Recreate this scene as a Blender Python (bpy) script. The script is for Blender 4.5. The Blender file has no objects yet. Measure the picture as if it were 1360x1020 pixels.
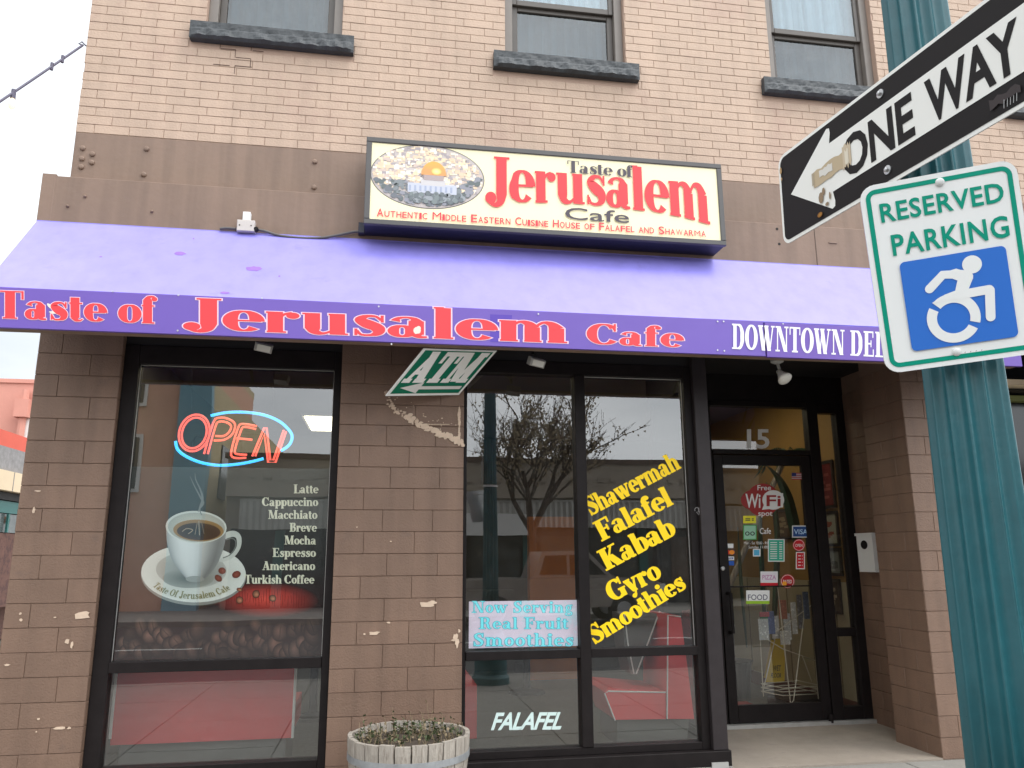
import bpy, math, random
from mathutils import Vector, Matrix
random.seed(7)
R=math.radians; PI=math.pi
SC=bpy.context.scene; COL=SC.collection
# ------------------------------------------------------------------ camera
CAMP=Vector((.3257,-5.9927,1.5774)); YAW,PITCH,ROLL=R(9.3886),R(12.4007),R(-.3246); FPX=1040.0
FW=Vector((math.sin(YAW)*math.cos(PITCH),math.cos(YAW)*math.cos(PITCH),math.sin(PITCH)))
RT0=Vector((math.cos(YAW),-math.sin(YAW),0)); UP0=RT0.cross(FW)
RT=RT0*math.cos(ROLL)+UP0*math.sin(ROLL); UP=-RT0*math.sin(ROLL)+UP0*math.cos(ROLL)
cd=bpy.data.cameras.new('camera'); cam=bpy.data.objects.new('camera',cd); COL.objects.link(cam)
M=Matrix((RT,UP,-FW)).transposed().to_4x4(); M.translation=CAMP; cam.matrix_world=M
cd.sensor_width=36; cd.lens=FPX/1360*36; cd.clip_start=.05; cd.clip_end=600
SC.camera=cam
# ------------------------------------------------------------------ sky, sun, exposure
W=bpy.data.worlds.new('World'); SC.world=W; W.use_nodes=True
nt=W.node_tree; nt.nodes.clear()
wo=nt.nodes.new('ShaderNodeOutputWorld'); bg=nt.nodes.new('ShaderNodeBackground'); bg2=nt.nodes.new('ShaderNodeBackground')
sk=nt.nodes.new('ShaderNodeTexSky'); sk.sky_type='NISHITA'; sk.sun_disc=False
SUN_EL,SUN_AZ=R(64),R(128)
sk.sun_elevation=SUN_EL; sk.sun_rotation=SUN_AZ
nt.links.new(sk.outputs[0],bg.inputs[0]); bg.inputs[1].default_value=.12
tc=nt.nodes.new('ShaderNodeTexCoord'); mp=nt.nodes.new('ShaderNodeMapping'); mp.inputs['Scale'].default_value=(1,1,2.5)
nz=nt.nodes.new('ShaderNodeTexNoise'); nz.inputs['Scale'].default_value=2.6; nz.inputs['Detail'].default_value=6
nt.links.new(tc.outputs['Generated'],mp.inputs[0]); nt.links.new(mp.outputs[0],nz.inputs[0])
cr=nt.nodes.new('ShaderNodeValToRGB'); cr.color_ramp.elements[0].position=.3; cr.color_ramp.elements[0].color=(.62,.62,.62,1)
cr.color_ramp.elements[1].position=.62; cr.color_ramp.elements[1].color=(.97,.97,.97,1)
nt.links.new(nz.outputs[0],cr.inputs[0])
bg2.inputs[0].default_value=(.93,.97,1,1); bg2.inputs[1].default_value=1.75      # the overcast cloud layer
sx_=nt.nodes.new('ShaderNodeSeparateXYZ'); nt.links.new(tc.outputs['Generated'],sx_.inputs[0])   # an overcast sky is brightest overhead
mrz=nt.nodes.new('ShaderNodeMapRange'); mrz.inputs[1].default_value=0; mrz.inputs[2].default_value=1; mrz.inputs[3].default_value=1.75; mrz.inputs[4].default_value=3.3
nt.links.new(sx_.outputs[2],mrz.inputs[0]); 
dt=nt.nodes.new('ShaderNodeVectorMath'); dt.operation='DOT_PRODUCT'; nt.links.new(tc.outputs['Generated'],dt.inputs[0]); dt.inputs[1].default_value=(math.sin(SUN_AZ),math.cos(SUN_AZ),0)
ms=nt.nodes.new('ShaderNodeMapRange'); ms.inputs[1].default_value=-1; ms.inputs[2].default_value=1; ms.inputs[3].default_value=.5; ms.inputs[4].default_value=1.55; nt.links.new(dt.outputs['Value'],ms.inputs[0])   # and brighter on the side of the veiled sun
mm=nt.nodes.new('ShaderNodeMath'); mm.operation='MULTIPLY'; nt.links.new(mrz.outputs[0],mm.inputs[0]); nt.links.new(ms.outputs[0],mm.inputs[1]); nt.links.new(mm.outputs[0],bg2.inputs[1])
mx=nt.nodes.new('ShaderNodeMixShader'); nt.links.new(cr.outputs[0],mx.inputs[0])
nt.links.new(bg.outputs[0],mx.inputs[1]); nt.links.new(bg2.outputs[0],mx.inputs[2]); nt.links.new(mx.outputs[0],wo.inputs[0])
sl=bpy.data.lights.new('sun','SUN'); sl.energy=1.5; sl.angle=R(22); sl.color=(1,.96,.9)
so=bpy.data.objects.new('sun',sl); COL.objects.link(so)
so.rotation_euler=Vector((math.sin(SUN_AZ)*math.cos(SUN_EL),math.cos(SUN_AZ)*math.cos(SUN_EL),math.sin(SUN_EL))).to_track_quat('Z','Y').to_euler()
SC.view_settings.view_transform='Standard'; SC.view_settings.look='None'; SC.view_settings.gamma=1
SC.view_settings.use_curve_mapping=False; SC.view_settings.exposure=.02
SC.render.engine='CYCLES'
SC.cycles.max_bounces=8; SC.cycles.transparent_max_bounces=24; SC.cycles.glossy_bounces=4

# ------------------------------------------------------------------ measuring helpers (a pixel of the photograph to a point on a real plane)
def ray(x,y): return FW+RT*((x-680)/FPX)-UP*((y-510)/FPX)
def onY(x,y,Y):
    d=ray(x,y); return CAMP+d*((Y-CAMP.y)/d.y)
def onX(x,y,X):
    d=ray(x,y); return CAMP+d*((X-CAMP.x)/d.x)
def onZ(x,y,Z):
    d=ray(x,y); return CAMP+d*((Z-CAMP.z)/d.z)
def pix(P):
    d=Vector(P)-CAMP; z=d.dot(FW); return 680+FPX*d.dot(RT)/z, 510-FPX*d.dot(UP)/z, z

# ------------------------------------------------------------------ mesh collecting
class MB:
    def __init__(s): s.v=[]; s.f=[]; s.mi=[]; s.mats=[]; s.c=[]; s.smooth=False
    def add(s,vs,fs,m=None):
        o=len(s.v); s.v+= [tuple(v) for v in vs]; s.f+=[tuple(i+o for i in f) for f in fs]
        k=0
        if m is not None:
            if m not in s.mats: s.mats.append(m)
            k=s.mats.index(m)
        s.mi+=[k]*len(fs); return s
    def box(s,x0,y0,z0,x1,y1,z1,m=None,b=0):
        if b<=0:
            s.add([(x0,y0,z0),(x1,y0,z0),(x1,y1,z0),(x0,y1,z0),(x0,y0,z1),(x1,y0,z1),(x1,y1,z1),(x0,y1,z1)],
              [(0,3,2,1),(4,5,6,7),(0,1,5,4),(1,2,6,5),(2,3,7,6),(3,0,4,7)],m)
        else: # chamfered on the front (-Y) face and top/bottom edges
            b=min(b,(x1-x0)/3,(z1-z0)/3,(y1-y0)/2)
            V=[(x0+b,y0,z0+b),(x1-b,y0,z0+b),(x1-b,y0,z1-b),(x0+b,y0,z1-b),(x0,y0+b,z0),(x1,y0+b,z0),(x1,y0+b,z1),(x0,y0+b,z1),(x0,y1,z0),(x1,y1,z0),(x1,y1,z1),(x0,y1,z1)]
            F=[(0,1,2,3),(4,5,1,0),(5,6,2,1),(6,7,3,2),(7,4,0,3),(8,9,5,4),(9,10,6,5),(10,11,7,6),(11,8,4,7),(8,11,10,9)]
            s.add(V,F,m)
        return s
    def quad(s,a,b,c,d,m=None): return s.add([a,b,c,d],[(0,1,2,3)],m)
    def prism(s,pts,fn,t,m=None):
        """pts 2-D outline, fn(u,v,depth)->3-D, thickness t"""
        n=len(pts); V=[fn(u,v,0) for u,v in pts]+[fn(u,v,t) for u,v in pts]
        F=[tuple(range(n)),tuple(range(2*n-1,n-1,-1))]+[((i+1)%n,i,i+n,(i+1)%n+n) for i in range(n)]
        return s.add(V,F,m)
    def tube(s,pts,r,n=8,m=None,closed=False,caps=True):
        P=[Vector(p) for p in pts]; N=len(P); rs=r if hasattr(r,'__len__') else [r]*N
        V=[];F=[]; up=None
        for i,p in enumerate(P):
            a=P[(i-1)%N] if (i>0 or closed) else p; b=P[(i+1)%N] if (i<N-1 or closed) else p
            t=(b-a)
            if t.length<1e-9: t=Vector((0,0,1))
            t.normalize()
            if up is None: up=Vector((0,0,1)) if abs(t.z)<.9 else Vector((1,0,0))
            x=t.cross(up)
            if x.length<1e-6: x=t.orthogonal()
            x.normalize(); y=x.cross(t).normalized(); up=y
            for k in range(n):
                q=2*PI*k/n; V.append(p+(x*math.cos(q)+y*math.sin(q))*rs[i])
        for i in range(N if closed else N-1):
            j=(i+1)%N
            for k in range(n):
                l=(k+1)%n; F.append((i*n+k,i*n+l,j*n+l,j*n+k))
        if caps and not closed: F.append(tuple(range(n-1,-1,-1))); F.append(tuple((N-1)*n+k for k in range(n)))
        return s.add(V,F,m)
    def lathe(s,prof,c,n=32,m=None,flute=0,fn=16,axis='z',caps=True):
        V=[];F=[]
        for (r,z) in prof:
            for k in range(n):
                q=2*PI*k/n; rr=r-(flute*abs(math.sin(fn*q/2))**.8*r if flute else 0)
                if axis=='z': V.append((c[0]+rr*math.cos(q),c[1]+rr*math.sin(q),c[2]+z))
                else: V.append((c[0]+rr*math.cos(q),c[1]+z,c[2]+rr*math.sin(q)))
        for i in range(len(prof)-1):
            for k in range(n):
                l=(k+1)%n; F.append((i*n+k,i*n+l,(i+1)*n+l,(i+1)*n+k))
        if caps: F.append(tuple(range(n-1,-1,-1))); F.append(tuple((len(prof)-1)*n+k for k in range(n)))
        return s.add(V,F,m)
    def mesh(s,name,m=None,smooth=None):
        me=bpy.data.meshes.new(name); me.from_pydata(s.v,[],s.f)
        mats=[x for x in s.mats if x is not None] if s.mats else ([m] if m else [])
        for x in mats: me.materials.append(x)
        if len(mats)>1: me.polygons.foreach_set('material_index',s.mi)
        if (s.smooth if smooth is None else smooth): me.polygons.foreach_set('use_smooth',[True]*len(me.polygons))
        me.update(); return me
    def build(s,name,m=None,parent=None,smooth=None,auto=False):
        o=bpy.data.objects.new(name,s.mesh(name,m,smooth)); COL.objects.link(o)
        if parent: o.parent=parent
        return o
def tag(o,label=None,cat=None,group=None,kind=None):
    if label: o['label']=label
    if cat: o['category']=cat
    if group: o['group']=group
    if kind: o['kind']=kind
    return o
def empty(name,label,cat,group=None,loc=(0,0,0)):
    """An Empty at the base of a thing; parts are modelled in world space, so it keeps its children in place."""
    o=bpy.data.objects.new(name,None); COL.objects.link(o); o.location=loc; o.empty_display_size=.1
    return tag(o,label,cat,group)
def adopt(root):
    """parts were modelled in world space: take the thing's location out of them"""
    for c in root.children: c.location=Vector(c.location)-Vector(root.location)
    return root

# ------------------------------------------------------------------ materials
def srgb(r,g,b):
    f=lambda c:(c/255/12.92 if c/255<=.04045 else ((c/255+.055)/1.055)**2.4)
    return (f(r),f(g),f(b))
def mat(name,col,rough=.6,var=0.,vs=3.,bump=0.,bs=40.,metal=0.,spec=.5,col2=None,c2s=1.5,c2t=.55,emit=None,es=0,coat=0,stretch=None,objvar=0,streak=0):
    m=bpy.data.materials.new(name); m.use_nodes=True; t=m.node_tree; b=t.nodes['Principled BSDF']
    b.inputs['Base Color'].default_value=(*col,1); b.inputs['Roughness'].default_value=rough; b.inputs['Metallic'].default_value=metal
    b.inputs['Specular IOR Level'].default_value=spec
    if coat: b.inputs['Coat Weight'].default_value=coat; b.inputs['Coat Roughness'].default_value=.08
    if emit: b.inputs['Emission Color'].default_value=(*emit,1); b.inputs['Emission Strength'].default_value=es
    if var or bump or col2:
        g=t.nodes.new('ShaderNodeNewGeometry'); src=g.outputs['Position']
        if stretch:
            mpp=t.nodes.new('ShaderNodeMapping'); mpp.inputs['Scale'].default_value=stretch; t.links.new(src,mpp.inputs[0]); src=mpp.outputs[0]
        base=None
        if var:
            n=t.nodes.new('ShaderNodeTexNoise'); n.inputs['Scale'].default_value=vs; n.inputs['Detail'].default_value=7; n.inputs['Roughness'].default_value=.65
            t.links.new(src,n.inputs[0]); r=t.nodes.new('ShaderNodeMapRange'); r.inputs[1].default_value=.25; r.inputs[2].default_value=.75
            r.inputs[3].default_value=1-var; r.inputs[4].default_value=1+var; t.links.new(n.outputs[0],r.inputs[0])
            x=t.nodes.new('ShaderNodeMix'); x.data_type='RGBA'; x.blend_type='MULTIPLY'; x.inputs[0].default_value=1
            x.inputs[6].default_value=(*col,1); t.links.new(r.outputs[0],x.inputs[7]); base=x.outputs[2]
        if col2:
            n2=t.nodes.new('ShaderNodeTexNoise'); n2.inputs['Scale'].default_value=c2s; n2.inputs['Detail'].default_value=8; n2.inputs['Roughness'].default_value=.7
            t.links.new(src,n2.inputs[0]); r2=t.nodes.new('ShaderNodeMapRange'); r2.inputs[1].default_value=c2t; r2.inputs[2].default_value=c2t+.08
            t.links.new(n2.outputs[0],r2.inputs[0]); x2=t.nodes.new('ShaderNodeMix'); x2.data_type='RGBA'; t.links.new(r2.outputs[0],x2.inputs[0])
            if base: t.links.new(base,x2.inputs[6])
            else: x2.inputs[6].default_value=(*col,1)
            x2.inputs[7].default_value=(*col2,1); base=x2.outputs[2]
        if objvar:    # each brick or block its own shade of the same paint
            oi=t.nodes.new('ShaderNodeObjectInfo'); r4=t.nodes.new('ShaderNodeMapRange'); r4.inputs[3].default_value=1-objvar; r4.inputs[4].default_value=1+objvar; t.links.new(oi.outputs['Random'],r4.inputs[0])
            x4=t.nodes.new('ShaderNodeMix'); x4.data_type='RGBA'; x4.blend_type='MULTIPLY'; x4.inputs[0].default_value=1; t.links.new(base,x4.inputs[6]); t.links.new(r4.outputs[0],x4.inputs[7]); base=x4.outputs[2]
        if streak:    # rain-washed dirt running down
            m5=t.nodes.new('ShaderNodeMapping'); m5.inputs['Scale'].default_value=(9,9,.55); t.links.new(g.outputs['Position'],m5.inputs[0]); n5=t.nodes.new('ShaderNodeTexNoise'); n5.inputs['Scale'].default_value=1; n5.inputs['Detail'].default_value=6; t.links.new(m5.outputs[0],n5.inputs[0])
            r5=t.nodes.new('ShaderNodeMapRange'); r5.inputs[1].default_value=.42; r5.inputs[2].default_value=.75; r5.inputs[3].default_value=1; r5.inputs[4].default_value=1-streak; t.links.new(n5.outputs[0],r5.inputs[0])
            x5=t.nodes.new('ShaderNodeMix'); x5.data_type='RGBA'; x5.blend_type='MULTIPLY'; x5.inputs[0].default_value=1; t.links.new(base,x5.inputs[6]); t.links.new(r5.outputs[0],x5.inputs[7]); base=x5.outputs[2]
        if base: t.links.new(base,b.inputs['Base Color'])
        if bump:
            n3=t.nodes.new('ShaderNodeTexNoise'); n3.inputs['Scale'].default_value=bs; n3.inputs['Detail'].default_value=5
            t.links.new(src,n3.inputs[0]); bp=t.nodes.new('ShaderNodeBump'); bp.inputs['Strength'].default_value=bump; bp.inputs['Distance'].default_value=.01
            t.links.new(n3.outputs[0],bp.inputs['Height']); t.links.new(bp.outputs[0],b.inputs['Normal'])
            rr=t.nodes.new('ShaderNodeMapRange'); rr.inputs[3].default_value=max(rough-.12,0.02); rr.inputs[4].default_value=min(rough+.12,1)
            t.links.new(n3.outputs[0],rr.inputs[0]); t.links.new(rr.outputs[0],b.inputs['Roughness'])
    return m
def glassmat(name,ior=1.9,tint=(.86,.9,.88),dirt=.03):
    m=bpy.data.materials.new(name); m.use_nodes=True; t=m.node_tree; t.nodes.clear()
    o=t.nodes.new('ShaderNodeOutputMaterial'); tr=t.nodes.new('ShaderNodeBsdfTransparent'); gl=t.nodes.new('ShaderNodeBsdfGlossy'); df=t.nodes.new('ShaderNodeBsdfDiffuse')
    fr=t.nodes.new('ShaderNodeFresnel'); fr.inputs[0].default_value=ior
    tr.inputs[0].default_value=(*tint,1); gl.inputs['Roughness'].default_value=.0; df.inputs[0].default_value=(.55,.55,.53,1)
    g=t.nodes.new('ShaderNodeNewGeometry'); n=t.nodes.new('ShaderNodeTexNoise'); n.inputs['Scale'].default_value=1.3; n.inputs['Detail'].default_value=1
    t.links.new(g.outputs['Position'],n.inputs[0]); bp=t.nodes.new('ShaderNodeBump'); bp.inputs['Strength'].default_value=.1; bp.inputs['Distance'].default_value=.01
    t.links.new(n.outputs[0],bp.inputs['Height']); t.links.new(bp.outputs[0],gl.inputs['Normal'])
    bf=t.nodes.new('ShaderNodeMath'); bf.operation='SUBTRACT'; bf.inputs[0].default_value=1; bf.use_clamp=True; t.links.new(g.outputs['Backfacing'],bf.inputs[1])
    ml=t.nodes.new('ShaderNodeMath'); ml.operation='MULTIPLY'; t.links.new(bf.outputs[0],ml.inputs[0]); t.links.new(fr.outputs[0],ml.inputs[1])
    a=t.nodes.new('ShaderNodeMixShader'); t.links.new(ml.outputs[0],a.inputs[0]); t.links.new(tr.outputs[0],a.inputs[1]); t.links.new(gl.outputs[0],a.inputs[2])
    n2=t.nodes.new('ShaderNodeTexNoise'); n2.inputs['Scale'].default_value=9; n2.inputs['Detail'].default_value=9; n2.inputs['Roughness'].default_value=.75
    t.links.new(g.outputs['Position'],n2.inputs[0]); mr=t.nodes.new('ShaderNodeMapRange'); mr.inputs[1].default_value=.45; mr.inputs[2].default_value=.9; mr.inputs[3].default_value=dirt*.3; mr.inputs[4].default_value=dirt*2.5
    t.links.new(n2.outputs[0],mr.inputs[0]); b=t.nodes.new('ShaderNodeMixShader'); t.links.new(mr.outputs[0],b.inputs[0]); t.links.new(a.outputs[0],b.inputs[1]); t.links.new(df.outputs[0],b.inputs[2])
    t.links.new(b.outputs[0],o.inputs[0]); return m
def printmat(name,rough=.45,emit=0,alpha=1.,spec=.4):
    m=bpy.data.materials.new(name); m.use_nodes=True; t=m.node_tree; b=t.nodes['Principled BSDF']; b.inputs['Roughness'].default_value=rough; b.inputs['Specular IOR Level'].default_value=spec
    a=t.nodes.new('ShaderNodeAttribute'); a.attribute_name='Col'; t.links.new(a.outputs['Color'],b.inputs['Base Color'])
    if emit: t.links.new(a.outputs['Color'],b.inputs['Emission Color']); b.inputs['Emission Strength'].default_value=emit
    if alpha<1: b.inputs['Alpha'].default_value=alpha
    return m
PINK=mat('painted_pink_brick',(.485,.350,.262),.62,.09,1.6,.35,60,col2=(.455,.315,.24),c2s=1.1,c2t=.53,objvar=.035,streak=.12)
BAND=mat('painted_brown_steel',(.225,.148,.107),.6,.10,1.4,.18,25,col2=(.205,.138,.102),c2s=3,c2t=.6,streak=.22)
BLOCK=mat('painted_brown_block',(.195,.120,.083),.55,.13,2.4,.4,90,col2=(.172,.108,.078),c2s=5,c2t=.6,objvar=.05,streak=.18)
BLACKM=mat('dark_bronze_aluminium',(.014,.011,.011),.5,.25,8,.06,120,spec=.15)
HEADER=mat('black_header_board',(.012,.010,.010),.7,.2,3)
GLASS=glassmat('window_glass',2.6,(.93,.95,.94),.010); GLASSU=glassmat('upstairs_glass',2.3,(.9,.95,.97),.03); DGLASS=glassmat('door_glass',2.1,(.95,.96,.95),.008)
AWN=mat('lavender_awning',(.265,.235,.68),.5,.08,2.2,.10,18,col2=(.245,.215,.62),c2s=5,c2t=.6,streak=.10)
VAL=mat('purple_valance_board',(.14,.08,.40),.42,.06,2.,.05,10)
WHITEP=mat('white_paint',(.78,.78,.76),.5,.04,6)
STEEL=mat('galvanised_steel',(.5,.5,.5),.35,.1,20,metal=.9)
SLATE=mat('slate_sill',(.05,.055,.06),.65,.25,9,.6,30)
SASH=mat('grey_brown_sash',(.085,.072,.062),.45,.1,6)
SASHL=mat('light_brown_window_casing',(.19,.165,.145),.45,.1,6)
CONC=mat('concrete_pavement',(.245,.232,.21),.85,.12,2.5,.5,90,col2=(.31,.29,.27),c2s=4,c2t=.6)
ENTRY=mat('worn_entry_concrete',(.30,.255,.21),.8,.14,4,.4,80,col2=(.28,.235,.2),c2s=7,c2t=.56)
ASPH=mat('asphalt',(.055,.055,.056),.85,.2,4,.6,150,col2=(.035,.035,.036),c2s=2.5,c2t=.6)
TEAL=mat('teal_painted_iron',(.022,.112,.132),.34,.12,14,.08,60,col2=(.035,.15,.17),c2s=22,c2t=.66)
WOOD=mat('weathered_barrel_oak',(.36,.32,.275),.85,.25,7,.6,45,col2=(.24,.205,.17),c2s=5,c2t=.54,stretch=(9,9,1.2))
HOOP=mat('zinc_hoop',(.33,.34,.35),.5,.2,12,.1,30,metal=.5)
RED=mat('red_vinyl_upholstery',(.66,.045,.05),.35,.08,3)
PR=printmat('printed_ink'); PRG=printmat('printed_glossy',.25)

# ------------------------------------------------------------------ painter: flat print (lettering, posters) as thin coloured layers on a plane
class Dec:
    def __init__(s,fn,step=.00007): s.fn=fn; s.v=[];s.f=[];s.c=[];s.k=0;s.base=0;s.step=step
    def layer(s,n=1): s.base+=n*s.step*14; s.k=0
    def poly(s,pts,col,cols=None):
        d=s.base+(s.k%12)*s.step; s.k+=1; o=len(s.v)
        for p in pts: s.v.append(s.fn(p[0],p[1],d))
        s.f.append(tuple(range(o,o+len(pts)))); s.c+=[tuple(c) for c in (cols or [col]*len(pts))]
    def strip(s,a,b,col,cols=None):
        d=s.base+(s.k%12)*s.step; s.k+=1; o=len(s.v); n=len(a)
        for i in range(n):
            s.v.append(s.fn(a[i][0],a[i][1],d)); s.v.append(s.fn(b[i][0],b[i][1],d))
            c=cols[i] if cols else col; s.c+=[tuple(c)]*2 if not isinstance(c[0],(tuple,list)) else [tuple(c[0]),tuple(c[1])]
        for i in range(n-1): s.f.append((o+2*i,o+2*i+2,o+2*i+3,o+2*i+1))
    def ell(s,cx,cy,rx,ry,col,rot=0,n=28,cen=None,gx=0,gy=0):
        """filled ellipse; cen = centre colour for a radial gradient of the printed picture"""
        d=s.base+(s.k%12)*s.step; s.k+=1; o=len(s.v); ca,sa=math.cos(rot),math.sin(rot)
        s.v.append(s.fn(cx+gx,cy+gy,d)); s.c.append(tuple(cen or col))
        for i in range(n):
            q=2*PI*i/n; x=rx*math.cos(q);y=ry*math.sin(q)
            s.v.append(s.fn(cx+x*ca-y*sa,cy+x*sa+y*ca,d)); s.c.append(tuple(col))
        for i in range(n): s.f.append((o,o+1+i,o+1+(i+1)%n))
    def ring(s,cx,cy,rx,ry,w,col,a0=0,a1=360,n=40):
        A=[];B=[]
        for i in range(n+1):
            q=R(a0+(a1-a0)*i/n); A.append((cx+rx*math.cos(q),cy+ry*math.sin(q))); B.append((cx+(rx-w)*math.cos(q),cy+(ry-w)*math.sin(q)))
        s.strip(A,B,col)
    def line(s,pts,w,col):
        n=len(pts); ws=w if hasattr(w,'__len__') else [w]*n; A=[];B=[]
        for i in range(n):
            a=pts[max(i-1,0)];b=pts[min(i+1,n-1)]; dx,dy=b[0]-a[0],b[1]-a[1]; l=math.hypot(dx,dy) or 1
            A.append((pts[i][0]-dy/l*ws[i]/2,pts[i][1]+dx/l*ws[i]/2)); B.append((pts[i][0]+dy/l*ws[i]/2,pts[i][1]-dx/l*ws[i]/2))
        s.strip(A,B,col)
    def build(s,name,m,parent=None):
        me=bpy.data.meshes.new(name); me.from_pydata(s.v,[],s.f); me.materials.append(m)
        at=me.color_attributes.new('Col','FLOAT_COLOR','POINT')
        buf=[]
        for c in s.c: buf+=[c[0],c[1],c[2],1]
        at.data.foreach_set('color',buf); me.update()
        o=bpy.data.objects.new(name,me); COL.objects.link(o)
        if parent: o.parent=parent
        return o
def cat(pts,n=6):
    """Catmull-Rom through tuples of any length"""
    out=[]; N=len(pts)
    for i in range(N-1):
        p0=pts[max(i-1,0)];p1=pts[i];p2=pts[i+1];p3=pts[min(i+2,N-1)]
        for k in range(n):
            t=k/n; out.append(tuple(.5*((2*b)+(-a+c)*t+(2*a-5*b+4*c-d)*t*t+(-a+3*b-3*c+d)*t**3) for a,b,c,d in zip(p0,p1,p2,p3)))
    out.append(tuple(pts[-1])); return out
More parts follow.
